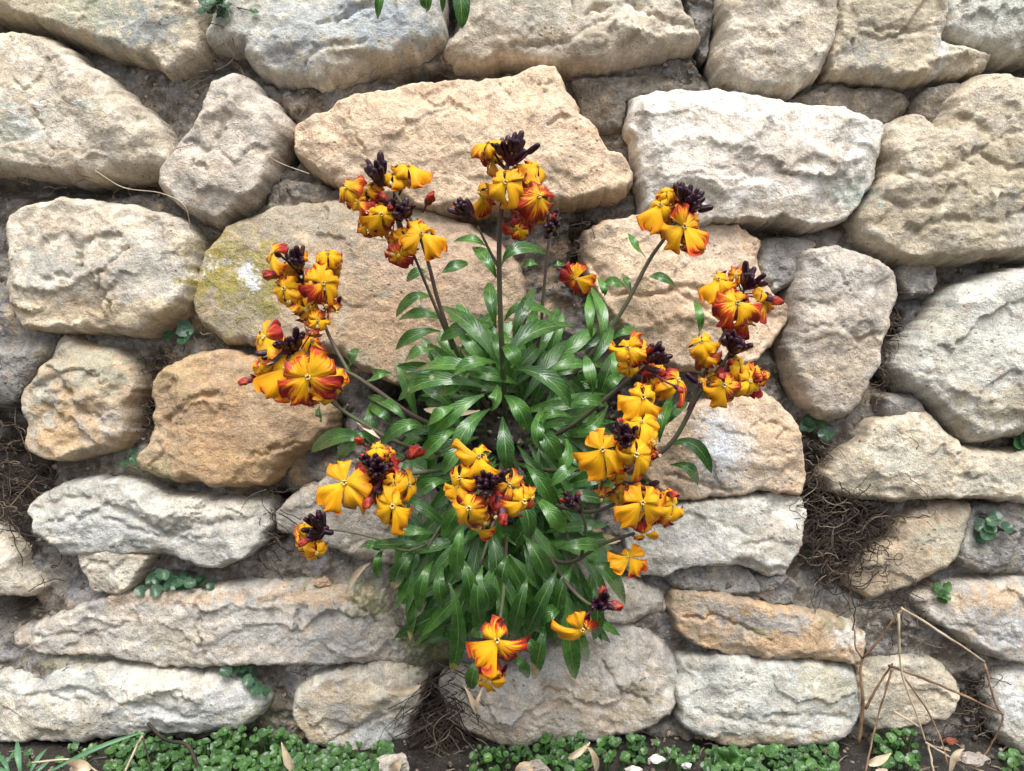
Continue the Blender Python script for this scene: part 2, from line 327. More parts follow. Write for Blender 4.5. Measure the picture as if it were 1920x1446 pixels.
# grooves (-) and ridges (+): polyline, half width, height
CREASE = [
 ([(665,225),(672,260),(690,290),(700,330)],3,-7),([(985,160),(1010,175),(1030,172)],2.5,-5),([(990,240),(1015,190),(1020,180)],3,5),
 ([(760,190),(800,200),(850,175)],8,-10),([(1025,250),(1050,240),(1065,238)],4,-8),
 ([(165,500),(160,470),(200,455),(240,450)],8,-14),([(205,540),(210,520),(240,490),(255,470)],4,-14),([(205,560),(225,572),(222,590)],3,-10),
 ([(100,470),(140,440),(170,500),(160,520),(110,530)],9,-12),([(60,540),(120,545),(190,520)],6,8),
 ([(85,220),(100,250),(110,285)],4,-9),([(110,75),(150,150),(170,200),(230,250),(300,300)],16,8),
 ([(375,320),(380,310),(400,330)],3,-7),([(360,270),(400,295),(420,280),(440,230)],7,-12),([(405,230),(440,215),(450,190)],6,9),
 ([(1100,480),(1140,550),(1200,560),(1290,540),(1350,560),(1420,600)],7,-15),([(1250,540),(1330,590),(1400,600)],6,-10),
 ([(1190,620),(1260,590),(1330,600)],8,9),
 ([(1540,492),(1560,520),(1600,575)],1.6,-5),([(1500,620),(1560,610),(1600,640),(1640,630)],7,-10),([(1480,560),(1520,580),(1560,570)],6,-9),
 ([(1220,290),(1300,265),(1380,290),(1420,240)],8,10),([(1500,300),(1560,320),(1600,300)],7,10),([(1330,330),(1420,345),(1500,320)],10,-9),
 ([(1650,330),(1700,345),(1760,330),(1800,300),(1860,330),(1920,320)],10,-14),([(1640,380),(1700,400),(1750,390),(1760,350)],9,-13),
 ([(1830,265),(1800,240),(1760,235),(1740,260)],12,-16),([(1690,440),(1760,420),(1850,425),(1920,400)],10,-12),([(1800,300),(1870,262),(1920,270)],6,-8),
 ([(60,740),(110,710),(140,730),(160,770),(200,790)],10,-16),([(90,820),(130,850),(200,840)],8,9),([(190,680),(215,705),(200,740),(160,745)],9,12),([(120,720),(170,700),(180,690)],7,8),
 ([(320,790),(360,760),(390,740),(420,740)],9,-14),([(480,855),(520,840),(570,830)],5,-13),([(300,790),(310,850),(290,880)],5,-8),
 ([(70,950),(150,930),(250,955),(330,1000),(390,980),(440,975)],9,-13),([(110,975),(190,960),(260,985),(330,1010),(420,1000)],6,-8),([(260,920),(310,970),(380,950)],7,9),
 ([(378,1108),(372,1150),(380,1200),(384,1250)],5,-14),([(570,1135),(558,1170),(560,1210)],6,-13),([(60,1200),(160,1190),(240,1170)],5,-7),
 ([(390,1140),(440,1125),(480,1130)],4,9),([(640,1120),(700,1150),(730,1230)],6,-8),
 ([(60,1300),(160,1285),(210,1310),(300,1320),(380,1340)],8,-13),([(100,1300),(170,1310)],6,-8),([(220,1320),(300,1280),(380,1300)],6,8),
 ([(1280,1160),(1350,1150),(1400,1180),(1440,1195)],4,-8),([(1560,1165),(1580,1200),(1600,1240)],4,-6),
 ([(1410,800),(1440,790),(1470,805),(1450,820)],5,-8),([(1250,890),(1320,905),(1360,920)],4,-8),([(1390,850),(1450,855),(1500,840)],5,-6),
 ([(1270,960),(1340,975),(1400,1000)],6,-7),([(1390,1020),(1440,1010),(1480,1020)],5,-7),
 ([(960,100),(1060,90),(1110,60),(1160,35)],6,-9),([(1110,30),(1180,20),(1240,50),(1300,60)],7,-11),([(1095,40),(1120,30)],5,-14),([(1150,60),(1200,80),(1270,75)],6,8),
 ([(1752,0),(1755,60),(1740,120)],3.5,7),([(1690,150),(1740,120),(1800,110)],4,8),([(1560,20),(1570,90),(1560,140)],6,-10),([(1600,60),(1680,70),(1740,60)],6,-8),
 ([(1380,60),(1440,70),(1480,50)],7,8),([(600,60),(660,40),(700,20)],4,-7),([(640,40),(660,20),(700,10)],4,6),([(580,130),(600,100),(690,90)],8,-10),
 ([(1700,1160),(1800,1170),(1880,1200)],5,-8),([(1300,1330),(1400,1345),(1500,1360)],5,-6),([(1430,1340),(1500,1330),(1590,1345)],5,-7),
 ([(870,1310),(960,1330),(1050,1310),(1140,1330)],7,-8),([(1130,1240),(1160,1290),(1220,1320)],4,-9),([(1010,1330),(1060,1300),(1090,1330)],6,7),
 ([(620,1390),(680,1360),(760,1330)],3.5,-9),([(580,1350),(600,1370),(610,1385)],2.5,-8),
]
# stains, lichen and moss with a shape of their own: x, y, rx, ry, colour, strength, grain size px, cover 0..1
STAIN = [
 (450,530,95,85,(.36,.31,.10),.95,26,.62),(420,490,60,50,(.40,.33,.08),.9,14,.5),(480,560,50,60,(.34,.31,.16),.8,16,.5),
 (466,512,16,20,(.72,.74,.75),1,9,.72),(480,535,14,18,(.72,.74,.75),1,7,.6),(425,492,26,9,(.72,.74,.75),1,6,.5),(395,500,30,24,(.80,.82,.82),.9,5,.32),
 (440,475,90,60,(.42,.36,.20),.6,30,.5),(420,600,90,50,(.36,.32,.24),.6,30,.6),(560,420,140,50,(.40,.36,.29),.6,40,.6),
 (860,520,160,110,(.58,.42,.31),.75,60,.7),(740,620,160,90,(.52,.35,.22),.6,50,.6),
 (1345,850,50,75,(.66,.70,.76),.95,7,.55),(1370,830,90,60,(.70,.73,.78),.8,5,.34),(1330,790,60,40,(.62,.64,.68),.8,6,.4),
 (230,45,110,50,(.38,.41,.35),.75,26,.55),(285,65,50,40,(.30,.32,.32),.8,18,.6),(60,20,100,40,(.58,.50,.34),.5,30,.6),(160,30,70,40,(.45,.45,.33),.6,20,.5),
 (60,240,60,40,(.62,.65,.62),.8,18,.5),(30,260,60,50,(.45,.48,.40),.55,22,.5),(180,210,22,14,(.62,.68,.62),.8,10,.6),(250,230,110,60,(.38,.33,.26),.45,40,.6),
 (620,60,140,60,(.44,.47,.48),.8,30,.6),(560,110,80,30,(.36,.38,.40),.7,16,.55),(740,50,80,50,(.42,.46,.50),.8,24,.65),(680,110,120,30,(.52,.46,.36),.7,26,.6),(480,20,70,60,(.40,.40,.35),.6,22,.6),
 (1000,20,100,50,(.44,.44,.38),.5,22,.5),(900,90,90,26,(.44,.36,.27),.6,26,.6),(1170,90,120,30,(.50,.43,.33),.5,26,.6),
 (1640,60,120,80,(.40,.36,.27),.6,34,.6),(1610,110,60,40,(.34,.35,.34),.6,16,.5),(1750,110,16,60,(.62,.64,.66),.7,8,.5),
 (1860,40,90,50,(.60,.62,.56),.7,22,.6),(1900,10,60,30,(.44,.47,.42),.6,16,.5),
 (1590,370,50,26,(.46,.52,.46),.8,12,.6),(1560,350,60,30,(.58,.60,.54),.6,16,.5),(1420,310,130,60,(.56,.49,.41),.65,30,.62),(1450,405,140,26,(.52,.45,.35),.6,30,.6),
 (1300,330,90,70,(.66,.60,.53),.5,30,.6),
 (1840,330,110,60,(.42,.36,.25),.6,34,.6),(1900,420,90,60,(.36,.35,.31),.65,28,.6),(1780,440,130,50,(.42,.37,.27),.55,34,.6),(1860,200,70,50,(.56,.50,.40),.6,26,.6),(1700,270,50,40,(.56,.50,.40),.5,26,.6),
 (110,500,70,40,(.38,.38,.35),.75,24,.62),(290,510,80,55,(.46,.44,.40),.75,30,.66),(110,590,120,26,(.62,.50,.34),.7,30,.7),(270,590,100,30,(.62,.50,.34),.7,30,.7),
 (180,420,120,26,(.48,.41,.33),.6,26,.6),
 (1250,430,150,24,(.42,.37,.31),.6,24,.6),(1230,590,90,60,(.50,.36,.24),.6,36,.65),(1330,470,90,40,(.58,.50,.42),.5,30,.6),
 (1560,530,80,50,(.58,.55,.51),.6,30,.6),(1580,690,70,70,(.52,.43,.32),.6,36,.65),(1520,500,30,30,(.38,.36,.33),.6,20,.6),
 (1830,620,120,80,(.60,.61,.56),.65,24,.6),(1780,660,90,50,(.46,.47,.40),.5,16,.5),(1880,770,110,50,(.50,.44,.32),.7,34,.65),(1760,610,40,40,(.52,.48,.38),.5,20,.6),
 (200,690,60,50,(.40,.40,.31),.7,26,.6),(80,760,50,60,(.46,.46,.40),.7,26,.6),(190,800,50,30,(.54,.49,.44),.75,24,.6),(130,800,60,50,(.55,.38,.21),.7,30,.6),(120,660,50,40,(.38,.37,.30),.6,20,.6),
 (340,700,70,50,(.48,.37,.21),.6,26,.6),(470,870,150,40,(.50,.33,.17),.6,36,.6),(300,830,40,60,(.50,.40,.27),.7,24,.6),(520,760,90,50,(.54,.40,.26),.5,36,.6),
 (200,990,120,40,(.44,.45,.44),.75,26,.65),(400,950,90,24,(.62,.57,.48),.7,26,.7),(420,1030,90,30,(.55,.54,.51),.6,24,.6),
 (300,1120,260,18,(.56,.42,.30),.65,22,.6),(250,1200,140,30,(.48,.46,.42),.6,26,.6),(470,1170,80,50,(.44,.44,.42),.65,26,.6),(620,1190,80,50,(.40,.40,.39),.7,26,.6),(620,1115,100,22,(.58,.43,.29),.7,24,.6),(330,1195,70,40,(.48,.43,.33),.6,22,.6),
 (170,1120,40,20,(.35,.35,.37),.7,20,.7),
 (60,1350,160,40,(.54,.47,.36),.6,26,.65),(330,1340,120,40,(.52,.53,.53),.7,26,.65),(190,1340,30,30,(.40,.37,.33),.6,12,.5),(300,1280,90,24,(.66,.62,.52),.7,26,.7),(430,1300,60,30,(.54,.54,.54),.7,20,.6),
 (650,1310,70,40,(.60,.49,.34),.6,26,.6),(640,1340,30,50,(.44,.44,.44),.7,18,.55),(720,1390,70,40,(.56,.57,.58),.85,22,.7),(580,1370,30,40,(.58,.45,.30),.7,18,.6),(600,1260,60,20,(.52,.52,.50),.7,18,.6),
 (1060,1300,60,40,(.42,.34,.25),.8,26,.6),(920,1380,80,26,(.46,.37,.27),.7,24,.65),(1120,1350,80,36,(.44,.36,.27),.7,24,.6),(1000,1250,120,50,(.55,.54,.53),.7,30,.6),(1180,1240,60,60,(.50,.48,.45),.6,22,.6),(1200,1300,50,60,(.36,.30,.20),.7,16,.5),(880,1330,50,40,(.46,.41,.34),.6,22,.6),
 (1400,1390,160,22,(.50,.39,.26),.75,26,.65),(1380,1290,120,40,(.58,.59,.54),.6,28,.6),(1550,1280,70,50,(.46,.43,.31),.6,24,.6),
 (1340,1140,60,20,(.40,.38,.36),.7,20,.6),(1440,1165,80,20,(.36,.35,.34),.75,22,.65),(1420,1180,30,12,(.36,.31,.13),.7,10,.5),(1590,1190,40,26,(.60,.58,.54),.8,18,.6),
 (1300,1020,80,40,(.62,.60,.58),.6,26,.6),(1450,1000,70,40,(.50,.44,.37),.6,24,.6),
 (1440,820,50,40,(.60,.45,.30),.6,24,.6),(1400,900,100,30,(.52,.47,.41),.6,24,.6),
 (1680,860,80,50,(.52,.52,.45),.6,24,.6),(1850,900,100,30,(.42,.42,.37),.6,24,.6),(1900,870,60,30,(.44,.40,.33),.6,20,.6),
 (1780,1010,60,50,(.42,.42,.34),.6,20,.6),(1880,1180,70,40,(.44,.46,.48),.7,16,.55),(1850,1120,60,24,(.56,.40,.26),.7,22,.65),
 (1900,1310,40,60,(.55,.56,.56),.7,20,.6),(1900,1390,40,40,(.50,.44,.34),.6,20,.6),
 (700,1130,60,40,(.20,.21,.10),.85,12,.5),(800,1210,60,50,(.17,.19,.08),.9,12,.58),(680,1090,40,24,(.24,.24,.13),.8,12,.5),(600,1090,70,20,(.28,.26,.14),.6,14,.45),(130,1240,120,20,(.30,.29,.17),.6,14,.45),(500,1340,60,40,(.26,.27,.14),.6,14,.45),(1560,1165,50,20,(.26,.25,.12),.6,14,.45),(300,880,100,30,(.26,.27,.15),.6,14,.42),
]
def px_arrays(pts): return np.array(pts, float)

def seg_dist(X, Y, line):
    d = np.full(X.shape, 1e9)
    for (ax, ay), (bx, by) in zip(line[:-1], line[1:]):
        vx, vy = bx - ax, by - ay
        t = np.clip(((X - ax) * vx + (Y - ay) * vy) / (vx * vx + vy * vy + 1e-9), 0, 1)
        d = np.minimum(d, np.hypot(X - ax - t * vx, Y - ay - t * vy))
    return d

def stain(X, Y, C):
    x0, x1, y0, y1 = X.min(), X.max(), Y.min(), Y.max()
    for i, (cx, cy, rx, ry, c, st, g, cov) in enumerate(STAIN):
        if cx + 1.4 * rx < x0 or cx - 1.4 * rx > x1 or cy + 1.4 * ry < y0 or cy - 1.4 * ry > y1: continue
        r = np.hypot((X - cx) / rx, (Y - cy) / ry)
        n = fbm(X / g, Y / g, 4, 300 + i, .6) * .5
        m = sstep(-.12, .12, n + (cov - .5) * 1.2 + .35 - r * .62) * st
        m = m * (r < 1.5)
        C[:] = C * (1 - m[:, None]) + np.array(c) * m[:, None]

def crease(X, Y, H):
    x0, x1, y0, y1 = X.min(), X.max(), Y.min(), Y.max()
    for i, (line, wd, a) in enumerate(CREASE):
        lx = [p[0] for p in line]; ly = [p[1] for p in line]
        if max(lx) < x0 or min(lx) > x1 or max(ly) < y0 or min(ly) > y1: continue
        jx = X + fbm(X / 22, Y / 22, 3, 500 + i) * 7; jy = Y + fbm(X / 22 + 9, Y / 22, 3, 530 + i) * 7
        d = seg_dist(jx, jy, line)
        if a < 0:
            # a ledge: sharp on one side, fading on the other
            H += a * (1.5 if wd < 5 else 1.0) * np.exp(-(d / (wd * .72)) ** 2) * (.7 + .6 * perlin(X / 30, Y / 30, 560 + i))
        else:
            H += a * np.exp(-(d / (wd * 1.6)) ** 2)

def resample(poly, step, rnd):
    p = np.array(poly, float); n = len(p); out = []
    for i in range(n):
        a, b, c, d = p[i - 1], p[i], p[(i + 1) % n], p[(i + 2) % n]
        k = max(2, int(np.hypot(*(c - b)) / step))
        for j in range(k):
            t = j / k
            cat = .5 * ((2 * b) + (-a + c) * t + (2 * a - 5 * b + 4 * c - d) * t ** 2 + (-a + 3 * b - 3 * c + d) * t ** 3)
            out.append(cat * .35 + (b + (c - b) * t) * .65)
    o = np.array(out)
    tx = np.roll(o, -1, 0) - np.roll(o, 1, 0); nn = np.stack([tx[:, 1], -tx[:, 0]], 1); nn /= np.linalg.norm(nn, axis=1)[:, None] + 1e-9
    disp = fbm(o[:, 0] / 30, o[:, 1] / 30, 4, rnd, .6) * 4.2
    area = np.sum(o[:, 0] * np.roll(o[:, 1], -1) - np.roll(o[:, 0], -1) * o[:, 1])
    return o + nn * (disp + (5.5 if area > 0 else -5.5))[:, None]

def make_stone(i, poly, F, E, r, tone, strata, rough, planes, step=3.4):
    gritty = tone in ('grey', 'dusk')
    if gritty: rough *= 1.5
    seed = 1000 + i * 13; rs = np.random.RandomState(seed)
    out = resample(poly, step, seed)
    lo, hi = out.min(0), out.max(0); cx, cy = (lo + hi) / 2; size = hi - lo
    # jittered hexagonal points inside the outline
    gx = np.arange(lo[0], hi[0], step); gy = np.arange(lo[1], hi[1], step * .866)
    A, B = np.meshgrid(gx, gy); A = A + (np.arange(len(gy)) % 2)[:, None] * step / 2
    A = (A + rs.uniform(-.2, .2, A.shape) * step).ravel(); B = (B + rs.uniform(-.2, .2, B.shape) * step).ravel()
    ins = np.zeros(A.shape, bool); x, y = out[:, 0], out[:, 1]; x2, y2 = np.roll(x, -1), np.roll(y, -1)
    for a, b, c, d in zip(x, y, x2, y2):
        if b == d: continue
        m = (b > B) != (d > B)
        ins[m] ^= A[m] < (c - a) * (B[m] - b) / (d - b) + a
    A, B = A[ins], B[ins]
    dist = np.empty(A.shape)
    for k in range(0, len(A), 4000):
        dist[k:k + 4000] = np.sqrt(((A[k:k + 4000, None] - x) ** 2 + (B[k:k + 4000, None] - y) ** 2).min(1))
    keep = dist > step * .55
    A, B, dist = A[keep], B[keep], dist[keep]
    nO = len(out)
    co = [Vector(q) for q in out] + [Vector((a, b)) for a, b in zip(A, B)]
    res = delaunay_2d_cdt(co, [], [list(range(nO))], 1, 1e-5)
    vv = np.array([(q.x, q.y) for q in res[0]]); ff = res[2]
    dd = np.zeros(len(vv)); src = res[3]
    full = np.concatenate([np.zeros(nO), dist])
    for k, s_ in enumerate(src): dd[k] = full[s_[0]] if s_ else 0
    X, Y = vv[:, 0], vv[:, 1]
    # relief in pixels
    wx = X + fbm(X / 70, Y / 70, 3, seed + 1) * 26; wy = Y + fbm(X / 70 + 5, Y / 70, 3, seed + 2) * 26
    rr = r * .46 * (1 + .9 * perlin(X / 55, Y / 55, seed + 3))
    t = np.clip(dd / rr, 0, 1)
    low = float(sstep(850, 1150, np.array(cy))); E = E * (1 - .38 * low)
    H = F * (1 - .35 * low) - E * (1 - np.sqrt(np.clip(1 - (1 - t) ** 2.2, 0, 1)))
    body = sstep(0, 1, dd / (r * .9))
    pl = np.full(X.shape, 10.0)
    ps = list(planes)
    for k in range(4):
        ang = rs.rand() * 6.28; g_ = rs.uniform(.12, .42); ps.append((cx + math.cos(ang) * size[0] * .34, cy + math.sin(ang) * size[1] * .34, -math.cos(ang) * g_, -math.sin(ang) * g_))
    for (qx, qy, gx_, gy_) in ps:
        v_ = 4 + (wx - qx) * gx_ + (wy - qy) * gy_
        pl = np.minimum(pl, v_)
    H += np.maximum(pl, -70) * 1.0
    h1, e1 = cells(wx / 105, wy / 72, seed + 4); h2, e2 = cells((wx + 8 * perlin(X / 9, Y / 9, seed)) / 30, wy / 22, seed + 5)
    H += body * rough * (h1 * 7.5 + h2 * 1.3 * sstep(-.2, .4, fbm(X / 90, Y / 90, 2, seed + 21)))
    patch = .25 + .95 * sstep(-.25, .45, fbm(X / 110 + 3, Y / 80, 3, seed + 20))
    H += rough * (fbm(X / 130, Y / 100, 3, seed + 6, .4) * 6 + (.35 + .65 * body) * patch * (ridged(wx / 44, wy / 34, 4, seed + 7) * .5 + fbm(X / 15, Y / 12, 4, seed + 8, .6) * 1.3))
    if strata:
        sy = (wy + X * rs.uniform(-.1, .1)) / 17
        st = perlin(X / 170, sy, seed + 9) + .5 * perlin(X / 60, sy * 2.3, seed + 10)
        H += body * strata * np.tanh(st * 3) * .26 * patch
    crease(X, Y, H)
    # colour
    a, b = (np.array(c) for c in TONES[tone])
    m = sstep(-.35, .35, fbm(X / 75, Y / 55, 4, seed + 11, .6) + .1)
    C = a * (1 - m[:, None]) + b * m[:, None]
    g = np.array((.40, .385, .36)) if tone != 'brown' else np.array((.44, .34, .23))
    m = sstep(.12, .55, fbm(X / 48 + 4, Y / 36, 5, seed + 12, .65)) * (.22 if tone in ('warm', 'white', 'brown') else .42)
    C = C * (1 - m[:, None]) + g * m[:, None]
    m = sstep(.2, .6, fbm(X / 40 + 9, Y / 34, 4, seed + 13, .6)) * .22
    oc = np.array((.56, .40, .23)); C = C * (1 - m[:, None]) + oc * m[:, None]
    C *= (1 + .12 * fbm(X / 16, Y / 16, 3, seed + 14))[:, None]
    C *= rs.uniform(.92, 1.04)
    m = low * .8 * sstep(-.35, .45, fbm(X / 65 + 2, Y / 45, 4, seed + 22, .6))
    C = C * (1 - m[:, None]) + C * np.array((.80, .85, .90)) * m[:, None]      # stones low in the wall are patchily cooler and darker
    # thin dirty veins and dusty blotches
    m = sstep(.55, .95, ridged((X + wx) / 90, (Y + wy) / 64, 3, seed + 15) * .6) * sstep(-.2, .3, fbm(X / 60, Y / 60, 2, seed + 16)) * .34
    C = C * (1 - m[:, None]) + np.array((.26, .225, .18)) * m[:, None]
    m = sstep(.10, .45, fbm(X / 26, Y / 20, 4, seed + 17, .65)) * .30
    C = C * (1 - m[:, None]) + C * np.array((.66, .64, .62)) * m[:, None]
    m = sstep(.15, .5, fbm(X / 34 + 7, Y / 26, 4, seed + 18, .65)) * .35
    C = C * (1 - m[:, None]) + np.minimum(C * 1.22, .85) * m[:, None]
    stain(X, Y, C)
    # to metres; the stone keeps its own straight sides
    f = (D - .004) / D / PX
    ax_ = (X - 960) * f; bx_ = (723 - Y) * f; cz = H / PX
    onb = [k for k, s_ in enumerate(src) if s_ and s_[0] < nO]
    order = {s_[0]: k for k, s_ in enumerate(src) if s_ and s_[0] < nO}
    loop = [order[j] for j in range(nO) if j in order]
    Xs = list(ax_); Ys = list(bx_); Zs = list(cz); Cs = [c for c in C]; faces = [tuple(q) for q in ff]
    ccx = (cx - 960) * f; ccy = (723 - cy) * f; prev = loop
    for dep, sh in ((-18, 1.0), (-50, .985), (-105, .93), (-165, .84)):
        cur = []
        for q in loop:
            cur.append(len(Xs)); Xs.append(ccx + (ax_[q] - ccx) * sh); Ys.append(ccy + (bx_[q] - ccy) * sh); Zs.append(cz[q] + dep / PX); Cs.append(C[q])
        n = len(loop)
        for k in range(n):
            faces.append((prev[k], prev[(k + 1) % n], cur[(k + 1) % n], cur[k]))
        prev = cur
    faces.append(tuple(prev))
    org = O + U * ccx + V * ccy
    R = np.array([[U.x, V.x, W.x], [U.y, V.y, W.y], [U.z, V.z, W.z]])
    loc = np.stack([np.array(Xs) - ccx, np.array(Ys) - ccy, np.array(Zs)])
    verts = (R @ loc).T
    o = mesh_obj('stone', verts.tolist(), faces, M_MORTAR if gritty else M_STONE, wall, Matrix.Translation(org), colors=np.array(Cs))
    import bmesh
    bm = bmesh.new(); bm.from_mesh(o.data); bmesh.ops.recalc_face_normals(bm, faces=bm.faces); bm.to_mesh(o.data); bm.free()
    return o

for i, a in enumerate(S): make_stone(i, *a)

# the wall goes on outside the picture
fr = random.Random(5); ci = 100
def rough_stone(cx, cy, hw, hh):
    global ci
    n = 11; pts = []
    for k in range(n):
        an = 2 * math.pi * k / n
        c, s = math.cos(an), math.sin(an); e = (abs(c) ** 3.2 + abs(s) ** 3.2) ** (-1 / 3.2)
        pts.append((cx + c * e * hw * fr.uniform(.86, 1.0), cy + s * e * hh * fr.uniform(.86, 1.0)))
    make_stone(ci, pts, fr.uniform(20, 45), 70, 40, fr.choice(['cream', 'tan', 'pale', 'olive', 'rose', 'warm']), 3, 1.1, [], step=9 if -700 < cx < 2620 else 16); ci += 1
for x0, x1, y0, y1 in ((-1800, -95, -420, 1400), (2005, 3700, -420, 1400), (-95, 2005, -420, -75)):
    y = y1
    while y - 90 > y0 - 40:
        h = fr.uniform(120, 190) if y1 > 0 else 165
        x = x0 - (fr.uniform(0, 120) if x0 < -100 else 0)
        while x < x1 - 60:
            w_ = min(fr.uniform(150, 400), x1 - x)
            if x1 - x - w_ < 90: w_ = x1 - x
            rough_stone(x + w_ / 2, y - h / 2, w_ / 2 - 8, h / 2 - 8); x += w_
        y -= h

# mortar and earth between the stones: x, y, rx, ry, height (px)
LOBES = [(1560,470,110,60,18),(1650,770,60,60,14),(1340,1090,120,40,16),(1470,1110,40,40,14),(640,1080,110,40,22),(700,1150,60,60,12),(130,1255,110,30,20),(330,880,160,26,20),
 (60,640,80,80,16),(580,1290,60,30,10),(530,1330,40,50,14),(800,1180,70,80,12),(1660,1180,60,50,16),(1900,1080,100,60,18),(1720,1290,100,80,12),(1620,180,110,40,22),(1240,140,110,36,16),
 (560,180,80,30,18),(330,170,70,40,10),(160,660,60,40,6),(560,880,60,30,14),(600,920,60,40,14),(250,1090,60,30,8),(1010,1180,160,80,16),(900,1130,120,80,12),(1400,1110,120,30,12),(1060,460,60,60,8),(1510,940,20,60,-40),
 (90,350,140,16,-50),(240,345,120,14,-40),(800,140,90,12,-45),(1330,105,20,36,-60),(1895,125,40,18,-70),(545,270,12,40,-60),(1660,640,24,90,-60),(1110,270,14,16,-60),(20,1135,40,22,-70),(520,940,16,36,-50),(1545,985,90,80,-60),(835,1370,44,80,-40),
 (290,760,20,80,-50),(610,800,30,50,-80),(730,740,40,30,-80),(840,420,90,20,-40),(1470,640,30,50,-40),(1490,720,16,50,-30),(20,900,70,120,-25),(1090,450,16,70,-50),(1640,430,40,26,-30),(20,50,80,16,-50),(840,20,16,40,-60),(840,1310,40,60,-30),(1130,830,120,160,-40),
 (960,800,240,200,-30),(1440,430,80,10,-30)]
def make_mortar():
    xs = np.concatenate([np.arange(-1940, -90, 20.), np.arange(-90, 2010, 4.6), np.arange(2010, 3720, 20.)])
    ys = np.concatenate([np.arange(-440, -60, 16.), np.arange(-60, 1480, 4.6)])
    X, Y = np.meshgrid(xs, ys); nx, ny = len(xs), len(ys); X = X.ravel(); Y = Y.ravel()
    H = -44 + fbm(X / 90, Y / 70, 4, 70) * 16 + fbm(X / 20, Y / 18, 3, 71) * 6
    H += 15 * sstep(850, 1150, Y)
    for (cx, cy, rx, ry, a) in LOBES:
        r2 = ((X - cx) / rx) ** 2 + ((Y - cy) / ry) ** 2
        H += a * (1.35 if a < 0 else 1) * np.exp(-r2 * 1.1)
    h1, e1 = cells(X / 13, Y / 13, 72); H += sstep(.05, .5, e1) * (h1 + .3) * 7 * sstep(-.1, .35, fbm(X / 40, Y / 40, 3, 74))
    h2, e2 = cells(X / 40, Y / 30, 73); H += h2 * 9
    a = np.array((.27, .25, .225)); b = np.array((.145, .122, .098)); c = np.array((.26, .265, .275))
    m = sstep(-.3, .4, fbm(X / 80, Y / 60, 4, 75, .6)); C = a * (1 - m[:, None]) + b * m[:, None]
    m = sstep(0, .5, fbm(X / 60 + 3, Y / 60, 4, 76, .6)) * .8; C = C * (1 - m[:, None]) + c * m[:, None]
    m = (sstep(.05, .4, e1) * (h1 > .2)) * .5; C = C * (1 - m[:, None]) + np.array((.40, .37, .32)) * m[:, None]
    # humus packed round the roots
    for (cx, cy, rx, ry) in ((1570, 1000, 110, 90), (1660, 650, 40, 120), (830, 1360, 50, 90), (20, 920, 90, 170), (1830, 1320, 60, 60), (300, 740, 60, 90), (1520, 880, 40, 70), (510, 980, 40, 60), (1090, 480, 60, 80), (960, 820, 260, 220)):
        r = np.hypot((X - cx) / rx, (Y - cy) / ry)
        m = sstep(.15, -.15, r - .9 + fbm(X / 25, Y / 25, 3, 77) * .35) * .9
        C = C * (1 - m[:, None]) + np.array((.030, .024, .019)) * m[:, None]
    stain(X, Y, C)
    f = (D + .01) / D / PX
    R = np.array([[U.x, V.x, W.x], [U.y, V.y, W.y], [U.z, V.z, W.z]])
    vv = (R @ np.stack([(X - 960) * f, (723 - Y) * f, H / PX])).T + np.array(O)
    idx = np.arange(nx * ny).reshape(ny, nx)
    faces = np.stack([idx[1:, :-1], idx[1:, 1:], idx[:-1, 1:], idx[:-1, :-1]], -1).reshape(-1, 4).tolist()
    org = P(960, BASE_PY, -.03)
    global MORTAR; MORTAR = (xs, ys, H.reshape(ny, nx), f)
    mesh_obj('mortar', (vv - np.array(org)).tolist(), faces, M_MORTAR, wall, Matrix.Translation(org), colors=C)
make_mortar()

